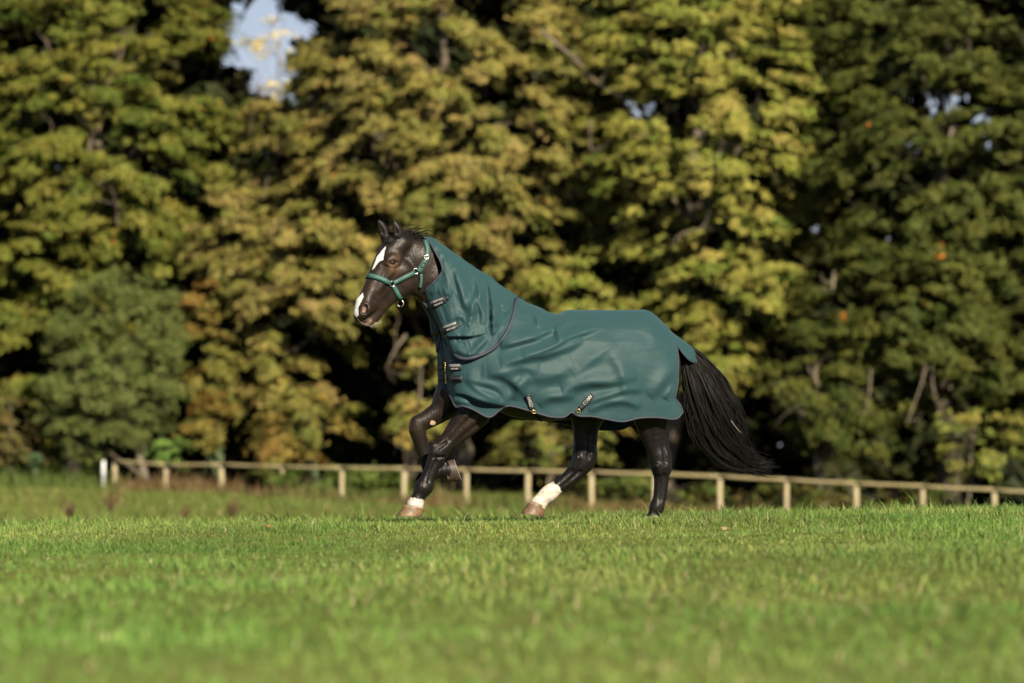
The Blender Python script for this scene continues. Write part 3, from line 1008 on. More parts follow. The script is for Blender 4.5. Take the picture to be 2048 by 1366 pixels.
for sg in (1, -1):
    cone(H, [(792, 516, 17 * sg, 12), (778, 522, 18 * sg, 12), (779, 534, 18 * sg, 11)], 6)      # orbit
    cone(H, [(776, 518, 25 * sg, 4), (786, 513, 27 * sg, 4.2), (797, 520, 25 * sg, 3.6)], 4)     # brow
    cone(H, [(782, 542, 23 * sg, 7), (765, 570, 18 * sg, 5), (757, 582, 15 * sg, 4)], 6)         # facial crest
    cone(H, [(742, 585, 10 * sg, 6), (733, 606, 11 * sg, 7)], 6)
    cone(H, [(805, 486, 12 * sg, 13), (798, 496, 12 * sg, 12)], 8)
# ears
cone(H, [(802, 482, 13, 11), (797, 466, 15, 11.5), (792, 452, 15, 8), (787, 439, 14, 1.6)], 4, .75)
cone(H, [(774, 482, -14, 10.5), (769, 465, -16, 11), (763, 451, -16, 8), (757, 440, -15, 1.6)], 4, .75)
cone(H, [(794, 466, 24, 5), (789, 452, 22, 3.6), (786.5, 444, 18, 1.2)], 3, 1, 'sub')
cone(H, [(765, 465, -8, 5), (761, 452, -9, 3.6), (757.5, 444, -11, 1.2)], 3, 1, 'sub')
# eye sockets, nostrils, mouth line
for sg in (1, -1):
    cone(H, [(779, 526.5, 33 * sg, 4.5), (785, 524, 33 * sg, 6), (792, 525.5, 33 * sg, 4.5)], 2, 1, 'sub')
    cone(H, [(774, 527, 26 * sg, 2.6), (779, 520.5, 28.5 * sg, 3.0), (786, 517.5, 29.5 * sg, 3.2), (793, 520.5, 28.5 * sg, 3.0), (798, 526, 26 * sg, 2.6)], 3)
    cone(H, [(774, 528, 26 * sg, 2.4), (780, 531.5, 27.5 * sg, 2.6), (787, 532.5, 28 * sg, 2.6), (793, 530, 27.5 * sg, 2.4), (798, 527, 26 * sg, 2.4)], 3)
    cone(H, [(736, 611, 18 * sg, 3.2), (731, 608, 17 * sg, 3.2), (725, 612, 15 * sg, 3), (721, 620, 13.5 * sg, 3), (723, 628, 14 * sg, 3), (730, 630, 16 * sg, 3), (736, 625, 18 * sg, 3.2), (737, 617, 18.5 * sg, 3.2)], 4)
    cone(H, [(731, 614, 21 * sg, 4.2), (728, 622, 18.5 * sg, 5.2)], 3, 1, 'sub')
    cone(H, [(758, 619, 17 * sg, 2.2), (746, 629, 14.5 * sg, 2.4), (734, 638, 12.5 * sg, 2.4), (724, 642, 8 * sg, 2.4)], 3, 1, 'sub')


def build_field():
    seg = [q for p in PRIMS if p[4] == 'add' for q in p[0]]
    lo = np.min([np.minimum(q[0] - q[2], q[1] - q[3]) for q in seg], 0) - .04
    hi = np.max([np.maximum(q[0] + q[2], q[1] + q[3]) for q in seg], 0) + .04
    # a finer lattice through the head than through the trunk and legs
    xh, zh = BODY.P(905, 600, 0)[0], BODY.P(850, 690, 0)[2]
    def lattice(a, b, cut, f0, f1):
        p = np.arange(a, cut, f0)
        return np.concatenate([p, np.arange(cut, b + f1, f1)])
    AX = [lattice(lo[0], hi[0], xh, .0050, .0095), np.arange(lo[1], hi[1], .0078), lattice(lo[2], hi[2], zh, .0085, .0048)]
    dim = np.array([len(a) for a in AX])
    F = np.full(dim, 0.06, np.float32)
    def span(p, q):
        return np.array([max(0, np.searchsorted(AX[i], p[i]) - 1) for i in range(3)]), np.array([min(dim[i], np.searchsorted(AX[i], q[i]) + 1) for i in range(3)])
    for segs, k, n, s, mode in PRIMS:
        pad = max(max(q[2], q[3]) for q in segs) + k + .02
        pmin = np.min([np.minimum(q[0], q[1]) for q in segs], 0)
        pmax = np.max([np.maximum(q[0], q[1]) for q in segs], 0)
        i0, i1 = span(pmin - pad, pmax + pad)
        C = np.full(tuple(i1 - i0), .06, np.float32)
        for a, b, ra, rb in segs:
            pd = max(ra, rb) + k + .02
            j0, j1 = span(np.minimum(a, b) - pd, np.maximum(a, b) + pd)
            j0, j1 = np.maximum(j0, i0), np.minimum(j1, i1)
            ax = [AX[i][j0[i]:j1[i]].astype(np.float32) for i in range(3)]
            X, Y, Z = ax[0][:, None, None], ax[1][None, :, None], ax[2][None, None, :]
            d = b - a
            L2 = float(d @ d) + 1e-9
            t = np.clip(((X - a[0]) * d[0] + (Y - a[1]) * d[1] + (Z - a[2]) * d[2]) / L2, 0, 1)
            qx, qy, qz = X - a[0] - t * d[0], Y - a[1] - t * d[1], Z - a[2] - t * d[2]
            ql = qx * n[0] + qy * n[1]
            D = np.sqrt(qx * qx + qy * qy + qz * qz + ql * ql * (1 / (s * s) - 1)) - (ra + (rb - ra) * t)
            sl = tuple(slice(j0[i] - i0[i], j1[i] - i0[i]) for i in range(3))
            C[sl] = np.minimum(C[sl], D)
        sl = tuple(slice(i0[i], i1[i]) for i in range(3))
        G, D = F[sl], C
        if mode == 'add':
            h = np.clip(.5 + .5 * (G - D) / k, 0, 1)
            F[sl] = G * (1 - h) + D * h - k * h * (1 - h)
        else:
            h = np.clip(.5 - .5 * (G + D) / k, 0, 1)
            F[sl] = G * (1 - h) - D * h + k * h * (1 - h)
    return F, AX


def in_poly(px, py, poly):
    poly = np.asarray(poly, float)
    c = np.zeros(px.shape, bool)
    j = len(poly) - 1
    for i in range(len(poly)):
        xi, yi = poly[i]
        xj, yj = poly[j]
        c ^= ((yi > py) != (yj > py)) & (px < (xj - xi) * (py - yi) / (yj - yi + 1e-9) + xi)
        j = i
    return c


def coat_colours(V):
    px, py = to_px(V)
    lb, lh = BODY.lat(V), HEAD.lat(V)
    n = len(V)
    c = np.tile(np.array([0.0085, 0.0062, 0.0050]), (n, 1))
    brown = np.array([0.034, 0.0205, 0.013])
    black = np.array([0.0065, 0.0055, 0.0052])
    # brownish cheeks, neck, forearms and flank; black points below the knee
    w = np.clip(vnoise(px / 22, py / 22, 61) * .7 + vnoise(px / 7, py / 7, 62) * .4 - .15, 0, 1)
    face = (py < 700) & (px < 900)
    c = np.where(face[:, None], c + (brown - c) * (w * .75)[:, None], c)
    fore = (px > 870) & (px < 1000) & (py > 800) & (py < 880)
    rest = ~face
    low = sstep(845, 905, py + (w - .5) * 40 + (px > 1050) * 30)
    c = np.where(rest[:, None], c + (brown - c) * (w * .7)[:, None], c)
    c = np.where(rest[:, None], c + (black - c) * low[:, None], c)
    ear = sstep(488, 474, py) * face
    c = c + (black - c) * (ear * .85)[:, None]
    tan = np.array([0.15, 0.085, 0.05])
    for cx, cy, r, a in [(786, 536, 14, .45), (792, 516, 9, .3), (745, 650, 12, .35)]:
        g = np.exp(-((px - cx) ** 2 + (py - cy) ** 2) / r ** 2) * a * face
        c = c + (tan - c) * g[:, None]
    wob = (vnoise(px / 2, py / 2, 65) - .5) * 1.6
    white = np.array([0.58, 0.56, 0.53])
    star = in_poly(px + wob, py, [(772, 491), (754, 513), (744, 540), (749, 536), (758, 523), (767, 519), (768, 508)])
    snip = in_poly(px + wob, py, [(726, 585), (715, 596), (704, 612), (706, 628), (713, 634), (718, 629), (717, 618), (721, 606), (727, 594)])
    near = lh > -14
    c[(star | snip) & near & face] = white
    pink = np.array([0.32, 0.21, 0.165])
    nos = (((px - 728) / 4.5) ** 2 + ((py - 619) / 6) ** 2 < 1) & (lh > 6) & face
    c[nos] = pink * .7
    c[in_poly(px, py, [(712, 634), (722, 644), (731, 646), (742, 637), (745, 642), (737, 652), (722, 650)]) & face] = pink * .45
    # white pasterns and sock
    wob = (vnoise(px / 5, py / 5, 66) - .5) * 4
    a = (px < 872) & (py > 994 + (px - 825) * .35 + wob) & (lb > 0)
    b = (px > 1030) & (px < 1142) & (py > 952) & (((py - 963) * 21 - (px - 1105) * 20) / 29 + wob > 0) & (lb < 0)
    d = (px > 1280) & (px < 1340) & (py > 1033 + wob) & (lb > 0)
    c[a | b | d] = np.array([0.40, 0.355, 0.31]) * (0.75 + .5 * vnoise(px / 6, py / 4, 68))[a | b | d][:, None]
    g = b & (vnoise(px / 5, py / 5, 67) > .72)
    c[g] = np.array([0.52, 0.45, 0.39])
    ch = (((px - 866) / 5.5) ** 2 + ((py - 846) / 4.5) ** 2 < 1) & (py > 840)
    c[ch] = np.array([.45, .33, .24])
    return c


foot = BODY.P(1305, 1052, 28)
horse = empty('horse', (float(foot[0]), float(foot[1]), float(ground_z(foot[0], foot[1]))))
tag(horse, 'dark brown horse with white star trotting across the grass in a teal rug', 'horse')
FIELD, AXES = build_field()
HV, HF = surface_nets(FIELD, AXES)
del FIELD
body = np_mesh('body', HV, HF, M_COAT, horse, cols=coat_colours(HV))
BVH_H = BVHTree.FromPolygons([tuple(v) for v in HV], [tuple(f) for f in HF])


def hit(px, py, trees):
    d = ray(px, py)
    d = d / np.linalg.norm(d)
    best = None
    for t in trees:
        r = t.ray_cast(Vector(C0), Vector(d))
        if r[0] is not None and (best is None or r[3] < best[2]):
            nn = np.array(r[1])
            if nn @ d > 0: nn = -nn
            best = (np.array(r[0]), nn, r[3])
    return best


def mirror(P, fr):
    P = np.asarray(P, float)
    return P - 2 * ((P - fr.a) @ fr.n)[..., None] * fr.n


def uv_sphere(c, r, nu=16, nv=10, sc=(1, 1, 1)):
    u = np.linspace(0, 2 * math.pi, nu, endpoint=False)
    v = np.linspace(0, math.pi, nv)
    U, W = np.meshgrid(u, v, indexing='ij')
    P = np.stack([np.cos(U) * np.sin(W) * sc[0], np.sin(U) * np.sin(W) * sc[1], np.cos(W) * sc[2]], -1) * r + c
    F = []
    for i in range(nu):
        for j in range(nv - 1):
            k = (i + 1) % nu
            F.append((i * nv + j, i * nv + j + 1, k * nv + j + 1, k * nv + j))
    return P.reshape(-1, 3), np.array(F)


# eyes
hh = hit(785.5, 525, [BVH_H])
0 and print('EYELAT', HEAD.lat(hh[0]), [HEAD.lat(hit(x, y, [BVH_H])[0]) for x, y in ((775, 520), (795, 520), (786, 514), (785, 534), (728, 619), (736, 612), (720, 612), (728, 630), (745, 630))])
ec = hh[0] - HEAD.n * (4.0 / PXM)
for c in (ec, mirror(ec, HEAD)):
    V, F = uv_sphere(c, 7.4 / PXM)
    np_mesh('eye', V, F, M_EYE, horse)


# hooves
def hoof(cor, sole, l, col, lw=17.0, up=None):
    """cor, sole: pixel ends (toe side, heel side) of the coronet and of the ground edge"""
    mb, n = MB(), 28
    rings, cols = [], []
    for k, t in enumerate([-.12, 0, .12, .35, .65, .9, 1.0, 1.0]):
        a = np.array(cor[0]) + (np.array(sole[0]) - np.array(cor[0])) * t
        b = np.array(cor[1]) + (np.array(sole[1]) - np.array(cor[1])) * t
        cen, half = (a + b) / 2, (a - b) / 2
        w = lw * (.88 + .22 * max(t, 0))
        if k == 0:
            half, w = half * .8, w * .8
        if k == 1:
            half, w = half * 1.04, w * 1.04
        if k == 7:
            half, w = half * .1, w * .1
            cen = cen - (np.array(sole[0]) + np.array(sole[1]) - np.array(cor[0]) - np.array(cor[1])) / 2 * .08
        ang = np.arange(n) / n * 2 * math.pi
        q = cen + np.cos(ang)[:, None] * half * np.where(np.cos(ang) < 0, .92, 1.0)[:, None]
        rings.append(BODY.P(q[:, 0], q[:, 1], l + np.sin(ang) * w))
        sp = vnoise(ang * 5, np.full(n, t * 6.), 71)
        band = np.array([.20, .14, .10]) if t < .1 else np.array(col)
        cc = band * (0.75 + .5 * sp[:, None])
        if t > .3:
            cc = np.where((vnoise(ang * 9, np.full(n, t * 14.), 73) > .74)[:, None], np.array([.03, .022, .016]), cc)
        if k >= 6: cc = np.tile(np.array([.16, .14, .12]), (n, 1))
        cols.append(cc)
    V = np.concatenate(rings)
    F = []
    for i in range(len(rings) - 1):
        for j in range(n):
            k = (j + 1) % n
            F.append((i * n + j, i * n + k, (i + 1) * n + k, (i + 1) * n + j))
    return np_mesh('hoof', V, np.array(F), M_HOOF, horse, cols=np.concatenate(cols))


hoof([(808, 1011), (851, 1017)], [(792, 1032), (846, 1034)], ln, (.155, .092, .045), 19)
hoof([(1058, 1004), (1093, 1012)], [(1041, 1027), (1090, 1034)], hf, (.13, .075, .038), 19)
hoof([(1288, 1036), (1322, 1036)], [(1281, 1056), (1324, 1056)], hn, (.16, .11, .08), 18)
hoof([(897, 963), (889, 921)], [(925, 964), (908, 917)], lf, (.05, .035, .028), 18)


# hair strands
def strands(name, roots, paths, r0, r1, mat, parent, sides=3):
    mb = MB()
    for P in paths:
        n = len(P)
        rr = np.linspace(1, 0, n) ** .7 * (r0 - r1) + r1
        V, F = tube(P, rr, sides if sides % 2 == 0 else sides + 1)
        mb.add(V, F)
    return mb.build(name, mat, parent)


def build_tail():
    cl = np.array([(1352, 690, 12), (1378, 712, 19), (1399, 750, 34), (1417, 800, 45), (1438, 855, 43), (1468, 900, 35), (1500, 924, 22), (1518, 930, 10)], float)
    n = 16
    C = catmull(cl, n)
    T = np.gradient(C[:, :2], axis=0)
    T /= np.linalg.norm(T, axis=1)[:, None]
    Nn = np.stack([T[:, 1], -T[:, 0]], 1)         # to the upper right
    paths = []
    for lk in range(150):                       # wavy locks
        r_, th = math.sqrt(RNG.uniform(0, 1)), RNG.uniform(0, 6.28)
        a0, b0 = r_ * math.cos(th), r_ * math.sin(th)
        ph, fr, am = RNG.uniform(0, 6.28), RNG.uniform(.55, 1.0), RNG.uniform(3, 9)
        end = RNG.uniform(.62, 1.12)
        drift = RNG.normal(0, .22)
        for i in range(12):
            a, bb = a0 + RNG.normal(0, .07), b0 + RNG.normal(0, .07)
            s0 = 0 if RNG.uniform() < .7 else RNG.uniform(0, .3)
            e = end * RNG.uniform(.86, 1.08)
            t = np.linspace(s0, e, 15)
            kf = np.clip(t, 0, 1) * (n - 1)
            c = np.stack([np.interp(kf, np.arange(n), C[:, m]) for m in range(3)], 1)
            nn = np.stack([np.interp(kf, np.arange(n), Nn[:, m]) for m in range(2)], 1)
            over = np.clip(t - 1, 0, 1)[:, None] * 170
            k = t * n
            wv = am * np.sin(k * fr + ph + RNG.normal(0, .25)) * t ** .8
            wid = np.maximum(c[:, 2], 15 * t)
            q = c[:, :2] + over * T[-1] + nn * (a * wid * (1 + drift * t ** 2) + wv)[:, None]
            q += np.outer(t ** 3, RNG.normal(0, 3.5, 2))
            l = bb * wid * .62 + am * .7 * np.cos(k * fr + ph) * t
            paths.append(BODY.P(q[:, 0], q[:, 1], l))
    for i in range(70):                         # stray hairs
        a = RNG.choice([-1, 1]) * RNG.uniform(.9, 1.25)
        t = np.linspace(RNG.uniform(.1, .5), RNG.uniform(.6, 1), 12)
        kf = t * (n - 1)
        c = np.stack([np.interp(kf, np.arange(n), C[:, m]) for m in range(3)], 1)
        nn = np.stack([np.interp(kf, np.arange(n), Nn[:, m]) for m in range(2)], 1)
        q = c[:, :2] + nn * (a * c[:, 2] * np.linspace(.8, 1.15, 12) + np.sin(t * 9 + i) * 3)[:, None]
        paths.append(BODY.P(q[:, 0], q[:, 1], RNG.uniform(-12, 14)))
    tail = strands('tail', None, paths, .0032, .0010, M_HAIR, horse)
    rings = []
    for k in range(n):
        ang = np.arange(14) / 14 * 2 * math.pi
        rr = C[k, 2] * np.interp(k, [0, 8, 12, 15], [.8, .78, .5, .1])
        q = C[k, :2] + Nn[k] * (np.cos(ang) * rr)[:, None]
        rings.append(BODY.P(q[:, 0], q[:, 1], np.sin(ang) * rr * .6))
    V = np.concatenate(rings)
    F = [(i * 14 + j, i * 14 + (j + 1) % 14, (i + 1) * 14 + (j + 1) % 14, (i + 1) * 14 + j) for i in range(n - 1) for j in range(14)]
    np_mesh('tail_core', V, np.array(F), M_HAIR, tail)
    # a stalk of straw caught in the tail
    V, F = tube(BODY.P(np.array([1462, 1470, 1478, 1484]), np.array([841, 852, 862, 866]), np.array([30, 31, 30, 29])), [.0016, .0016, .0014, .0008], 4)
    np_mesh('straw', V, F, M_WHISKER, tail)


build_tail()


def build_forelock():
    paths = []
    for i in range(170):
        p0 = np.array([RNG.uniform(790, 832), 0.0])
        p0[1] = 470 + (p0[0] - 790) * .05 + RNG.uniform(-4, 8)
        L = RNG.uniform(12, 46) if RNG.uniform() < .35 else RNG.uniform(8, 22)
        up = RNG.uniform(.05, .9)
        t = np.linspace(0, 1, 8)
        x = p0[0] + L * t
        y = p0[1] - L * up * np.sin(t * 2.0) * .8 + 6 * t * t + RNG.normal(0, .5) * t * 4
        paths.append(HEAD.P(x, y, RNG.uniform(-14, 16) + t * RNG.normal(0, 6)))
    for i in range(170):       # lying down on the forehead
        x0 = RNG.uniform(772, 800)
        t = np.linspace(0, 1, 8)
        L = RNG.uniform(12, 24)
        x = x0 - t * L * RNG.uniform(.5, .9)
        y = 468 + (x0 - 772) * .1 + t * L * RNG.uniform(.5, 1.0)
        q = []
        for a, b in zip(x, y):
            h = hit(a, b, [BVH_H])
            q.append(h[0] + h[1] * .006 if h is not None else None)
        q = [z for z in q if z is not None]
        if len(q) > 4 and max(np.linalg.norm(q[i + 1] - q[i]) for i in range(len(q) - 1)) < .05:
            paths.append(np.array(q))
    strands('forelock', None, paths, .0028, .0008, M_HAIR, horse)
    # fringe of mane along the poll
    wp = []
    for i in range(60):
        x0, y0 = RNG.uniform(722, 758), 0
        y0 = np.interp(x0, [722, 740, 758], [649, 653, 642])
        t = np.linspace(0, 1, 5)
        a = RNG.uniform(.1, .9)
        L = RNG.uniform(5, 16)
        wp.append(HEAD.P(x0 + L * t * np.cos(a), y0 - 3 + L * t * np.sin(a) * .7, RNG.uniform(-8, 10) + t * 3))
    strands('whiskers', None, wp, .0009, .0004, M_WHISKER, horse)


build_forelock()

# ------------------------------------------------------------------ the rug
PROF_V = np.array([0, .02, .05, .1, .18, .3, .45, .6, .8, 1.0])
PROF_L = np.array([0, .22, .38, .55, .73, .90, .985, 1.0, .985, .96])


def fold_sum(px, py, folds):
    out = np.zeros(px.shape)
    for pts, A, wa, wb in folds:
        P = catmull(np.asarray(pts, float), max(8, 6 * len(pts)))
        best = np.full(px.shape, 1e9)
        sd = np.zeros(px.shape)
        ss = np.zeros(px.shape)
        m = len(P) - 1
        bb = 4 * max(wa, wb)
        box = (px > P[:, 0].min() - bb) & (px < P[:, 0].max() + bb) & (py > P[:, 1].min() - bb) & (py < P[:, 1].max() + bb)
        qx, qy = px[box], py[box]
        bst, sg, sp = best[box], sd[box], ss[box]
        for i in range(m):
            d = P[i + 1] - P[i]
            L = np.hypot(*d) + 1e-9
            ux, uy = qx - P[i, 0], qy - P[i, 1]
            t = np.clip((ux * d[0] + uy * d[1]) / (L * L), 0, 1)
            ex, ey = ux - t * d[0], uy - t * d[1]
            r = np.hypot(ex, ey)
            cr = (d[0] * uy - d[1] * ux) / L
            k = r < bst
            bst = np.where(k, r, bst)
            sg = np.where(k, np.sign(cr) * r, sg)
            sp = np.where(k, (i + t) / m, sp)
        h = np.where(sg > 0, np.exp(-(sg / (wb * 1.3)) ** 2), np.exp(-(sg / (wa * 1.3)) ** 2))
        out[box] += 2.15 * A * h * np.clip(np.sin(math.pi * np.clip(sp, .001, .999)), 0, 1) ** .6
    return out


FOLDS_BODY = [
    ([(1000, 693), (1041, 682), (1068, 674), (1094, 661), (1108, 653)], 7, 15, 5),
    ([(1045, 712), (1082, 701), (1115, 687), (1131, 677), (1174, 662), (1209, 650)], 6, 11, 5),
    ([(1000, 729), (1041, 718), (1061, 714), (1092, 708), (1115, 701), (1143, 690), (1165, 678)], 7, 13, 6),
    ([(1143, 748), (1174, 727), (1205, 702), (1228, 680)], 3, 14, 8),
    ([(1123, 782), (1174, 766), (1225, 764), (1275, 752)], 7, 16, 7),
    ([(1170, 806), (1225, 788), (1256, 780), (1285, 779)], 5.5, 10, 5),
    ([(1176, 822), (1215, 806), (1246, 802), (1283, 813)], 5, 8, 5),
    ([(1078, 812), (1092, 798), (1123, 793), (1150, 790)], 5, 10, 6),
    ([(1072, 627), (1076, 640), (1080, 655)], 5, 6, 5),
    ([(1113, 650), (1116, 664), (1119, 682)], 5, 6, 5),
    ([(1138, 625), (1128, 640), (1108, 655), (1085, 668)], 5, 10, 6),
    ([(1305, 795), (1318, 776), (1336, 754), (1351, 731)], 4, 14, 8),
    ([(1340, 800), (1346, 790), (1353, 770)], 4, 8, 5),
    ([(930, 754), (960, 764), (998, 777), (1019, 803)], 5, 10, 6),
    ([(962, 748), (1007, 753), (1040, 775), (1060, 800)], 5.5, 14, 7),
    ([(908, 784), (930, 788), (960, 800), (1021, 811)], 8, 14, 4),
    ([(932, 757), (951, 776), (972, 788), (1000, 800)], 3.5, 8, 5),
    ([(975, 745), (1010, 742), (1040, 735), (1080, 738)], 4, 16, 9),
    ([(1040, 745), (1080, 755), (1120, 745), (1150, 725)], 4, 18, 10),
    ([(1140, 632), (1175, 636), (1215, 628)], 3, 9, 6),
    ([(1240, 720), (1250, 770), (1248, 800)], 3, 12, 8),
    ([(1215, 690), (1235, 730), (1240, 760)], 2.5, 16, 10),
    ([(1028, 800), (1038, 775), (1062, 755)], 4, 9, 6),
    ([(905, 800), (918, 802), (940, 808)], 3, 6, 5),
    ([(1290, 640), (1310, 670), (1312, 700)], 2.5, 16, 12),
]
FOLDS_NECK = [
    ([(977, 552), (983, 587), (985, 610), (986, 641), (988, 675)], 9, 7, 4),
    ([(993, 568), (997, 587), (990, 610), (994, 640), (1003, 665)], 4.5, 6, 4),
    ([(908, 520), (918, 559), (928, 598), (943, 632)], 6.5, 12, 6),
    ([(970, 566), (951, 598), (943, 629), (936, 655)], 5, 8, 6),
    ([(945, 540), (958, 575), (962, 610), (968, 650)], 5, 8, 5),
    ([(880, 500), (893, 540), (898, 585), (905, 630)], 4, 12, 9),
    ([(880, 672), (914, 672), (946, 671), (975, 664)], 5, 16, 2.5),
    ([(909, 690), (923, 704), (939, 708), (960, 690), (978, 668)], 4, 7, 5),
    ([(893, 640), (915, 632), (935, 640)], 3, 8, 6),
    ([(1000, 600), (1012, 615), (1028, 610)], 4, 6, 4),
    ([(1003, 575), (1010, 590), (1024, 600)], 4, 6, 4),
    ([(860, 585), (880, 580), (905, 590)], 3, 10, 7),
    ([(1000, 640), (1008, 655), (1003, 680)], 3, 6, 4),
]


def station_sheet(T, Hm, Lx, nu, nv, folds, sgn):
    """columns from the spine edge T(px,py,l) down to the hem Hm(px,py,l); Lx = widest half width"""
    A = catmull(np.asarray(T, float), nu)
    # re-sample hem and width with the same station parameter (index based)
    k = len(T)
    d = np.r_[0, np.cumsum(np.linalg.norm(np.diff(np.asarray(T, float)[:, :2], axis=0), axis=1))]
    u = np.linspace(0, k - 1, nu)
    def resample(M):
        M = np.asarray(M, float)
        if M.ndim == 1: M = M[:, None]
        i = np.clip(u.astype(int), 0, k - 2)
        t = (u - i)[:, None]
        g = np.gradient(M, axis=0)
        return ((2 * t**3 - 3 * t**2 + 1) * M[i] + (t**3 - 2 * t**2 + t) * g[i] + (-2 * t**3 + 3 * t**2) * M[i + 1] + (t**3 - t**2) * g[i + 1])
    A, B, Lm = resample(T), resample(Hm), resample(Lx)[:, 0]
    v = np.linspace(0, 1, nv) ** 1.35
    pr = np.interp(v, PROF_V, PROF_L)
    px = A[:, None, 0] + (B - A)[:, None, 0] * v
    py = A[:, None, 1] + (B - A)[:, None, 1] * v
    tl, hl = A[:, 2], B[:, 2]
    l = tl[:, None] + (Lm - tl)[:, None] * pr + (hl - Lm)[:, None] * sstep(.45, 1, v)
    if folds is not None:
        crump = np.abs(vnoise((px + py * .5) / 17, (py - px * .3) / 9, 84) - .5) * -3.6 + np.abs(vnoise((px - py * .3) / 8, (py + px * .2) / 6, 85) - .5) * -1.2
        f = fold_sum(px, py, folds) + crump * .2 * (.2 + vnoise(px / 50, py / 40, 86)) + (vnoise(px / 40, py / 26, 81) - .5) * 3.0 + (vnoise(px / 9, py / 7, 82) - .5) * .3
        l = l + sgn * f * sstep(0, .12, v)
    else:
        l = l + (vnoise(px / 30, py / 20, 83) - .5) * 5 * sstep(0, .12, v)
    return px, py, l


# near half: front closure ... rear edge
T_N = [(884, 668, 8), (900, 676, 36), (925, 688, 58), (950, 672, 62), (978, 648, 54), (1006, 622, 40), (1034, 597, 8), (1052, 604, 0), (1078, 614, 0), (1100, 625, 0), (1117, 627, 0), (1136, 620, 0), (1165, 620, 0), (1200, 620, 0), (1235, 620, 0), (1268, 620, 0), (1295, 621, 0), (1312, 631, 0), (1326, 645, 0), (1338, 657, 4), (1346, 672, 10), (1351, 684, 20)]
H_N = [(894, 781, 9), (903, 797, 34), (912, 814, 52), (925, 812, 62), (946, 819, 70), (972, 833, 76), (985, 832, 78), (1000, 820, 80), (1019, 812, 84), (1057, 821, 90), (1080, 828, 92), (1103, 834, 94), (1128, 834, 95), (1143, 825, 95), (1158, 832, 96), (1186, 833, 96), (1216, 839, 95), (1246, 843, 92), (1280, 836, 88), (1315, 835, 84), (1352, 838, 72), (1367, 824, 64)]
L_N = [10, 44, 64, 76, 84, 90, 94, 96, 98, 99, 100, 101, 101, 101, 101, 100, 98, 95, 90, 84, 74, 62]
T_F = [(884, 668, 8), (877, 672, -6), (874, 678, -22), (890, 690, -44), (925, 680, -58), (978, 648, -54), (1034, 597, -8), (1052, 604, 0), (1078, 614, 0), (1100, 625, 0), (1117, 627, 0), (1136, 620, 0), (1200, 620, 0), (1268, 620, 0), (1295, 621, 0), (1326, 645, 0), (1346, 672, -10)]
H_F = [(894, 781, 9), (884, 777, -2), (876, 800, -20), (886, 820, -40), (901, 833, -55), (950, 836, -72), (1000, 835, -84), (1040, 838, -90), (1080, 840, -92), (1120, 845, -94), (1160, 853, -95), (1200, 859, -95), (1242, 858, -92), (1262, 850, -88), (1290, 842, -84), (1320, 838, -78), (1345, 836, -66)]
L_F = [10, -8, -26, -48, -66, -84, -92, -96, -98, -99, -100, -101, -101, -100, -96, -84, -62]


def bulge(px, py):
    """chest edge of the near half is not straight: the rear edge dips and flares"""
    return px


pxN, pyN, lN = station_sheet(T_N, H_N, L_N, 260, 96, FOLDS_BODY, 1)
# rear edge outline as in the photograph
rear = np.interp(pyN, [672, 684, 692, 723, 764, 797, 809, 825, 838], [1346, 1351, 1354, 1357, 1356, 1350, 1360, 1366, 1358])
w = sstep(.80, 1.0, np.linspace(0, 1, 260))[:, None] * sstep(675, 690, pyN)
edge_x = pxN[-1:, :]
pxN = pxN + (np.interp(pyN, pyN[-1], rear[-1]) - np.interp(pyN, pyN[-1], edge_x[0])) * w
pxF, pyF, lF = station_sheet(T_F, H_F, L_F, 150, 60, None, -1)
VN, VF = BODY.P(pxN, pyN, lN), BODY.P(pxF, pyF, lF)
rug = empty('horse_rug', tuple(BODY.P(1100, 836, 0)))
tag(rug, 'teal waterproof turnout rug with neck cover worn by the dark horse', 'horse rug')


def sheet(name, grids, mat, parent, thick=.004):
    mb = MB()
    for G, flip in grids:
        nu, nv = G.shape[:2]
        F = grid_faces(nu, nv)
        mb.add(G.reshape(-1, 3), F[:, ::-1] if flip else F)
    o = mb.build(name, mat, parent)
    bm = bmesh.new()
    bm.from_mesh(o.data)
    bmesh.ops.remove_doubles(bm, verts=bm.verts, dist=.0012)
    bmesh.ops.recalc_face_normals(bm, faces=bm.faces)
    bm.to_mesh(o.data)
    bm.free()
    sm = o.modifiers.new('thickness', 'SOLIDIFY')
    sm.thickness = thick
    sm.offset = -1
    return o


body_panel = sheet('body_panel', [(VN, False), (VF, True)], M_RUG, rug)


def bvh_of(G):
    nu, nv = G.shape[:2]
    return BVHTree.FromPolygons([tuple(v) for v in G.reshape(-1, 3)], [tuple(f) for f in grid_faces(nu, nv)])


BVH_N = bvh_of(VN)

# neck cover: a patch between the jaw edge and the bib hem
nu_, nw_ = 150, 130
front = catmull([(847, 473, 0), (860, 486, 16), (871, 505, 27), (882, 526, 34), (885, 540, 37), (879, 552, 38), (864, 568, 34), (851, 582, 24), (845, 592, 8)], nw_)
rearh = catmull([(1035, 592, 0), (1033, 610, 26), (1026, 640, 58), (1018, 660, 74), (1003, 684, 85), (985, 701, 88), (960, 713, 86), (938, 719, 82), (922, 718, 74), (906, 707, 56), (893, 690, 14)], nw_)
crest = catmull([(847, 473, 0), (862, 474, 0), (880, 485, 0), (905, 503, 0), (930, 521, 0), (960, 541, 0), (982, 553, 0), (996, 566, 0), (1012, 577, 0), (1035, 592, 0)], nu_)
throat = catmull([(845, 592, 8), (852, 606, 9), (861, 624, 10), (870, 641, 10), (878, 657, 11), (885, 673, 12), (893, 690, 14)], nu_)
U, W = np.meshgrid(np.linspace(0, 1, nu_), np.linspace(0, 1, nw_), indexing='ij')
U, W = U[..., None], W[..., None]
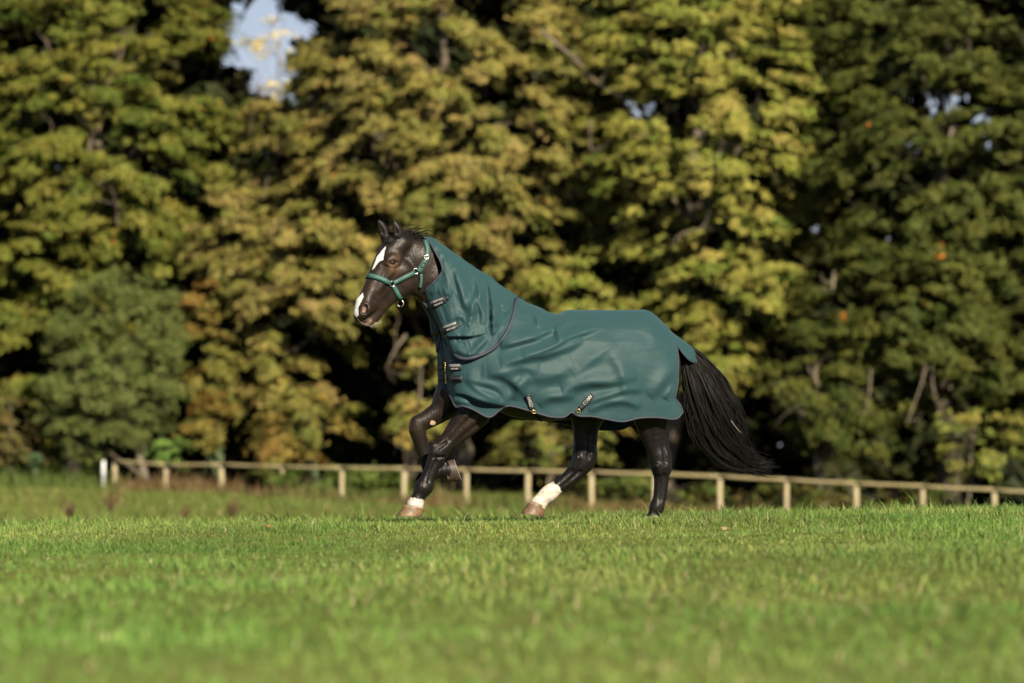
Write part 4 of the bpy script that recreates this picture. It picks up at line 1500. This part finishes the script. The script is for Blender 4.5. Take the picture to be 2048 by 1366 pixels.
coons = ((1 - U) * front[None] + U * rearh[None] + (1 - W) * crest[:, None] + W * throat[:, None]
         - ((1 - U) * (1 - W) * front[0] + U * (1 - W) * rearh[0] + (1 - U) * W * front[-1] + U * W * rearh[-1]))
pxC, pyC, lC = coons[..., 0], coons[..., 1], coons[..., 2]
# elliptical girth between crest and throat
lC = np.maximum(lC, 0) + 0
fs = fold_sum(pxC, pyC, FOLDS_NECK) - np.abs(vnoise((pxC - pyC * .3) / 10, (pyC + pxC * .3) / 17, 92) - .5) * 4 + (vnoise(pxC / 20, pyC / 18, 91) - .5) * 3
lC = lC + fs * sstep(0, .14, W[..., 0]) * (1 - .8 * sstep(.93, 1, W[..., 0]))
# keep the cover outside the shoulder of the rug beneath
VC = BODY.P(pxC, pyC, lC)
for i in range(nu_):
    if i < 60: continue
    for j in range(2, nw_):
        h = hit(pxC[i, j], pyC[i, j], [BVH_N])
        if h is not None:
            lc = BODY.lat(h[0])
            if lC[i, j] < lc + 3.5:
                lC[i, j] = lc + 3.5
VC = BODY.P(pxC, pyC, lC)
# far half of the cover with the part that shows in front of the closing edge
sil = catmull([(832, 584, -8), (846, 613, -16), (857, 632, -20), (862, 660, -24), (867, 676, -26), (872, 692, -28), (872, 705, -28)], nu_)
t3 = np.linspace(0, 1, 50)[None, :, None]
farm = (crest + throat) / 2
farm[:, 2] = -np.interp(np.linspace(0, 1, nu_), [0, .3, 1], [36, 52, 84])
CP = np.stack([throat, sil, sil * .45 + farm * .55, farm, farm * .5 + crest * .5, crest], 1)
CP[:, 2, 2] = farm[:, 2] * .8
CP[:, 4, 2] = farm[:, 2] * .82
kk = np.linspace(0, 5, 60)
ii = np.clip(kk.astype(int), 0, 4)
tt = (kk - ii)[None, :, None]
g = np.gradient(CP, axis=1)
FC = ((2 * tt**3 - 3 * tt**2 + 1) * CP[:, ii] + (tt**3 - 2 * tt**2 + tt) * g[:, ii] + (-2 * tt**3 + 3 * tt**2) * CP[:, ii + 1] + (tt**3 - tt**2) * g[:, ii + 1])
FC[..., 2] += (vnoise(FC[..., 0] / 16, FC[..., 1] / 16, 95) - .5) * 4
VFC = BODY.P(FC[..., 0], FC[..., 1], FC[..., 2])
neck_cover = sheet('neck_cover', [(VC, False), (VFC, True)], M_RUG, rug)
BVH_C = bvh_of(VC)
BVH_FC = bvh_of(VFC)
BVH_FB = bvh_of(VF)
RUGS = [BVH_C, BVH_N, BVH_FC, BVH_FB]

# tail flap
fl_top = catmull([(1326, 648, 2), (1347, 668, 4), (1369, 684, 4), (1388, 700, 3), (1396, 714, 2)], 30)
fl_bot = catmull([(1330, 668, 34), (1350, 686, 33), (1365, 706, 29), (1379, 721, 24), (1391, 727, 16)], 30)
q = np.linspace(0, 1, 16)[None, :, None]
fl = fl_top[:, None] * (1 - q) + fl_bot[:, None] * q
fl[..., 2] = fl_top[:, None, 2] + (fl_bot - fl_top)[:, None, 2] * np.sin(q[..., 0] * math.pi / 2) ** .7 + (vnoise(fl[..., 0] / 9, fl[..., 1] / 7, 97) - .5) * 3
VT = BODY.P(fl[..., 0], fl[..., 1], fl[..., 2])
VTm = BODY.P(fl[..., 0], fl[..., 1], 4 - fl[..., 2])
tail_flap = sheet('tail_flap', [(VT, False), (VTm, True)], M_RUG, rug)


def flat_tube(pts, r, name, mat, parent, nrm=None):
    V, F = tube(pts, r, 8)
    return np_mesh(name, V, F, mat, parent)


PX = 1 / PXM
flat_tube(VN[:, -1], 2.1 * PX, 'hem_binding', M_TRIM, body_panel)
flat_tube(VF[:, -1], 2.1 * PX, 'hem_binding', M_TRIM, body_panel)
flat_tube(VN[-1], 1.8 * PX, 'rear_binding', M_TRIM, body_panel)
flat_tube(VF[-1], 1.8 * PX, 'rear_binding', M_TRIM, body_panel)
flat_tube(VC[0], 2.4 * PX, 'jaw_binding', M_TRIM, neck_cover)
flat_tube(VC[:, -1], 2.4 * PX, 'closing_binding', M_TRIM, neck_cover)
flat_tube(VT[:, -1], 1.4 * PX, 'flap_binding', M_TRIM, tail_flap)


def ribbon(name, pts, w, mat, parent, trees, off=2.0, th=1.2, n=None, far=None, wid=None):
    """a strap laid on whatever surface the pixels show; pts in pixels, w in pixels"""
    pts = np.asarray(pts, float)
    n = n or max(6, int(np.linalg.norm(np.diff(pts, axis=0), axis=1).sum() / 3))
    Q = catmull(pts, n)
    C, Nn = [], []
    for x, y in Q:
        h = hit(x, y, trees)
        if h is None: continue
        C.append(h[0])
        Nn.append(h[1])
    C, Nn = np.array(C), np.array(Nn)
    for _ in range(2):
        C[1:-1] = (C[:-2] + 2 * C[1:-1] + C[2:]) / 4
        Nn[1:-1] = (Nn[:-2] + Nn[1:-1] + Nn[2:])
        Nn /= np.linalg.norm(Nn, axis=1)[:, None]
    if far is not None:
        C = np.concatenate([C, mirror(C, far)[::-1]]) if far == 'end' else C
    T = np.gradient(C, axis=0)
    T /= np.linalg.norm(T, axis=1)[:, None] + 1e-9
    S = np.cross(Nn, T)
    S /= np.linalg.norm(S, axis=1)[:, None] + 1e-9
    C = C + Nn * off * PX
    ww = (np.interp(np.linspace(0, 1, len(C)), np.linspace(0, 1, len(wid)), wid) if wid else np.full(len(C), w))[:, None] * .5 * PX
    V = np.stack([C + S * ww, C + S * ww + Nn * th * PX, C - S * ww + Nn * th * PX, C - S * ww], 1).reshape(-1, 3)
    F = []
    m = len(C)
    for i in range(m - 1):
        for j in range(4):
            k = (j + 1) % 4
            F.append((i * 4 + j, i * 4 + k, i * 4 + 4 + k, i * 4 + 4 + j))
    F += [(3, 2, 1, 0), (m * 4 - 4, m * 4 - 3, m * 4 - 2, m * 4 - 1)]
    o = np_mesh(name, V, np.array(F), mat, parent, smooth=False)
    bm = bmesh.new()
    bm.from_mesh(o.data)
    bmesh.ops.recalc_face_normals(bm, faces=bm.faces)
    bm.to_mesh(o.data)
    bm.free()
    return o


# broad binding of the bib hem
ribbon('hem_binding', [(x, y) for x, y in rearh[4:-2:6, :2] - np.array([1.6, 1.6])], 6, M_TRIM, neck_cover, [BVH_C], off=1.0, th=1.4, n=70)


def text_on(word, a, b, hgt, parent, trees, off):
    """letters running from pixel a to pixel b on the surface there"""
    a, b = np.array(a, float), np.array(b, float)
    m = (a + b) / 2
    h = hit(m[0], m[1], trees)
    ha, hb = hit(a[0], a[1], trees), hit(b[0], b[1], trees)
    nn = h[1]
    d = at_depth(b[0], b[1], h[0][1]) - at_depth(a[0], a[1], h[0][1])
    if ha is not None and hb is not None and abs((hb[0] - ha[0])[1]) < .12:
        d = hb[0] - ha[0]
    W = np.linalg.norm(d)
    x = d / W
    nn = nn - x * (nn @ x)
    nn /= np.linalg.norm(nn)
    y = np.cross(nn, x)
    cu = bpy.data.curves.new('lettering', 'FONT')
    cu.body = word
    cu.extrude = .02
    cu.align_x, cu.align_y = 'CENTER', 'CENTER'
    cu.offset = .012
    tmp = bpy.data.objects.new('lettering', cu)
    COL.objects.link(tmp)
    bpy.context.view_layer.update()
    me = bpy.data.meshes.new_from_object(tmp.evaluated_get(bpy.context.evaluated_depsgraph_get()))
    bpy.data.objects.remove(tmp)
    co = np.empty(len(me.vertices) * 3)
    me.vertices.foreach_get('co', co)
    co = co.reshape(-1, 3)
    sx = W / np.ptp(co[:, 0])
    sy = hgt * PX / np.ptp(co[:, 1])
    cx, cy = (co[:, 0].max() + co[:, 0].min()) / 2, (co[:, 1].max() + co[:, 1].min()) / 2
    P = h[0] + np.outer((co[:, 0] - cx) * sx, x) + np.outer((co[:, 1] - cy) * sy, y)
    tx, ty = to_px(P)
    for i in range(len(P)):             # lay every letter on the cloth
        r = hit(tx[i], ty[i], trees)
        if r is not None and np.linalg.norm(r[0] - P[i]) < .06: P[i] = r[0]
    P = P + nn * off * PX + np.outer(co[:, 2] * .03, nn)
    me.vertices.foreach_set('co', P.astype(np.float32).ravel())
    me.materials.clear()
    me.materials.append(M_LETTER)
    me.update()
    o = bpy.data.objects.new('lettering', me)
    COL.objects.link(o)
    o.parent = parent
    rootp = parent
    loc = Vector((0, 0, 0))
    o.matrix_parent_inverse = Matrix.Translation(-Vector(parent.location)) if parent.type == 'EMPTY' else Matrix.Identity(4)
    return o


def buckle(name, px, py, w, h, mat, parent, trees, ang=0, r=.9, off=3.5):
    """small rectangular metal loop"""
    H_ = hit(px, py, trees)
    if H_ is None: return
    nn = H_[1]
    x = np.cross(np.array([0, 0, 1.0]), nn)
    x /= np.linalg.norm(x)
    z = np.cross(nn, x)
    if x[0] < 0: x, z = -x, z
    ca, sa = math.cos(ang), math.sin(ang)
    u, v = x * ca - z * sa, x * sa + z * ca
    c = H_[0] + nn * off * PX
    t = np.linspace(0, 2 * math.pi, 17)
    P = [c + u * w / 2 * PX * np.sign(math.cos(q)) * abs(math.cos(q)) ** .5 + v * h / 2 * PX * np.sign(math.sin(q)) * abs(math.sin(q)) ** .5 for q in t]
    V, F = tube(P, r * PX, 6)
    return np_mesh(name, V, F, mat, parent)


def fix_child(o):
    return o


# badges with lettering
bd = ribbon('badge', [(856, 615), (891, 598)], 15, M_BLACKTAG, rug, [BVH_C], off=1.0, th=1.6)
text_on('HORSEWARE', (863, 606.5), (888.5, 596.5), 4.6, bd, [BVH_C], 4.0)
text_on('IRELAND', (870.5, 611), (887, 604.5), 3.4, bd, [BVH_C], 4.0)
bd = ribbon('badge', [(881, 664), (916, 650)], 14, M_BLACKTAG, rug, [BVH_C], off=1.0, th=1.6)
text_on('HORSEWARE', (888, 656), (914, 647), 4.6, bd, [BVH_C], 4.0)
text_on('IRELAND', (895, 661.5), (912, 655.5), 3.4, bd, [BVH_C], 4.0)
ribbon('strap_end', [(889, 599), (897, 595)], 7, M_TRIM, rug, [BVH_C], off=.8, th=1.2)
ribbon('strap_end', [(914, 651), (922, 648)], 7, M_TRIM, rug, [BVH_C], off=.8, th=1.2)
bd = ribbon('badge', [(899, 734.5), (923.5, 734)], 14, M_BLACKTAG, rug, [BVH_N], off=1.0, th=1.6)
text_on('HORSEWARE', (901, 731.5), (922.5, 731), 5, bd, [BVH_N], 4.0)
text_on('IRELAND', (904, 738), (919, 737.7), 3.4, bd, [BVH_N], 4.0)
ribbon('chest_strap', [(901, 757.5), (925, 757)], 13, M_BLACKTAG, rug, [BVH_N], off=1.0, th=1.6)
ribbon('chest_strap', [(902, 757.5), (924, 757)], 4, M_TRIM, rug, [BVH_N], off=2.4, th=1.2)
# dark straps and tags on the far side of the chest
ribbon('badge', [(877, 735), (889, 735)], 12, M_BLACKTAG, rug, [BVH_FB], off=1.0, th=1.6)
ribbon('chest_strap', [(878, 757), (890, 757)], 12, M_BLACKTAG, rug, [BVH_FB], off=1.0, th=1.6)
ribbon('badge', [(864, 665), (880, 664)], 12, M_BLACKTAG, rug, [BVH_FC], off=1.0, th=1.6)
# twisted closing straps down the throat
ribbon('neck_strap', [(836, 590), (846, 602), (856, 614), (859, 624)], 5, M_TRIM, rug, [BVH_C, BVH_FC], off=2.4)
ribbon('neck_strap', [(859, 620), (861, 632), (868, 642), (877, 655)], 6, M_TRIM, rug, [BVH_C, BVH_FC], off=2.4)
ribbon('neck_strap', [(882, 668), (881, 680), (876, 700)], 6, M_TRIM, rug, [BVH_C, BVH_FC, BVH_FB], off=2.4)
ribbon('neck_strap', [(884, 690), (884, 705), (890, 725)], 4, M_TRIM, rug, [BVH_N, BVH_FB], off=2.6)
# buckles
for x, y in [(893, 729), (893, 739), (894, 752), (894.5, 762)]:
    buckle('clip', x, y, 4.5, 9, M_BRASS, rug, [BVH_N, BVH_FB], off=3.0, r=1.0)
buckle('clip', 856, 615, 5, 15, M_TRIM, rug, [BVH_C, BVH_FC], ang=.4, off=4)
buckle('clip', 881, 664, 5, 15, M_TRIM, rug, [BVH_C, BVH_FC], ang=.4, off=4)
# surcingle tags
bd = ribbon('surcingle_tag', [(1055, 789), (1065, 819)], 12, M_BLACKTAG, rug, [BVH_N], off=1.2, th=1.6)
text_on('AMIGO', (1056.5, 792), (1063, 812), 7, bd, [BVH_N], 4.0)
bd = ribbon('surcingle_tag', [(1185, 790), (1160, 818)], 11, M_BLACKTAG, rug, [BVH_N], off=1.2, th=1.6)
text_on('AMIGO', (1183, 791), (1168, 809), 7, bd, [BVH_N], 4.0)
buckle('clip', 1067, 823, 8, 5, M_BRASS, rug, [BVH_N, BVH_H], ang=.5, off=4)
buckle('clip', 1156, 822, 8, 5, M_BRASS, rug, [BVH_N, BVH_H], ang=-.6, off=4)
ribbon('belly_strap', [(1066, 828), (1072, 834), (1085, 839)], 6, M_TRIM, rug, [BVH_N, BVH_H], off=3)
ribbon('belly_strap', [(1152, 826), (1143, 829), (1134, 836)], 6, M_TRIM, rug, [BVH_N, BVH_H], off=3)

# ------------------------------------------------------------------ the halter
hc = hit(783, 567, [BVH_H])[0]
halter = empty('halter', tuple(hc))
tag(halter, "green webbing halter with steel fittings buckled on the horse's head", 'halter')
BH = [BVH_H]


def strap(name, pts, w, mat=M_HALTER, pad=True, **kw):
    o = ribbon(name, pts, w, mat, halter, BH, off=2.0, th=1.3, **kw)
    if pad:
        ribbon('padding', pts, w + 2.2, M_HALTERD, o, BH, off=.6, th=1.2, **kw).name = 'padding'
    # the same strap on the hidden cheek
    m = o.data.copy()
    co = np.empty(len(m.vertices) * 3)
    m.vertices.foreach_get('co', co)
    P = mirror(co.reshape(-1, 3), HEAD)
    m.vertices.foreach_set('co', P.astype(np.float32).ravel())
    m.flip_normals()
    o2 = bpy.data.objects.new(name, m)
    COL.objects.link(o2)
    o2.parent = halter
    o2.matrix_parent_inverse = o.matrix_parent_inverse.copy()
    return o


strap('noseband', [(731, 553), (738, 552), (748, 553.5), (760, 557), (772, 562.5), (780, 567)], 8.6)
strap('cheek_strap', [(787, 566.5), (809, 555), (828, 545.5)], 8.2)
strap('crown_strap', [(836, 544), (842, 536), (848, 526), (853, 514), (855, 500), (852, 487), (847, 476)], 8.6)
strap('adjuster', [(837, 543.5), (849, 524)], 10.5, pad=False)
strap('chin_strap', [(786, 572), (793, 584), (801, 599)], 8)
strap('throat_strap', [(842, 548), (842.5, 562), (840, 576)], 5)


def ring(name, px, py, r, mat, rr=1.1, tr=BH, off=2.6):
    h = hit(px, py, tr)
    if h is None:
        h = (HEAD.P(px, py, 0), np.array([0, -1.0, 0]))
    nn = h[1]
    u = np.cross(nn, [0, 0, 1.0])
    u /= np.linalg.norm(u)
    v = np.cross(nn, u)
    t = np.linspace(0, 2 * math.pi, 21)
    P = [h[0] + nn * off * PX + (u * math.cos(q) + v * math.sin(q)) * r * PX for q in t]
    V, F = tube(P, rr * PX, 6)
    np_mesh(name, V, F, mat, halter)


ring('ring', 783, 567.5, 5.4, M_STEEL)
ring('ring', 831, 542.5, 5.2, M_STEEL)
ring('ring', 801, 607, 6.2, M_STEEL, 1.0, [], 0)
buckle('buckle', 852, 515, 9, 7, M_STEEL, halter, BH, ang=-.3, off=4.2)
buckle('buckle', 846, 530, 10, 5, M_TRIM, halter, BH, ang=-.9, off=4.2)
for x, y in [(855, 496), (855.5, 504)]:
    h = hit(x, y, BH)
    V, F = uv_sphere(h[0] + h[1] * 3.6 * PX, .9 * PX, 8, 6)
    np_mesh('eyelet', V, F, M_STEEL, halter)
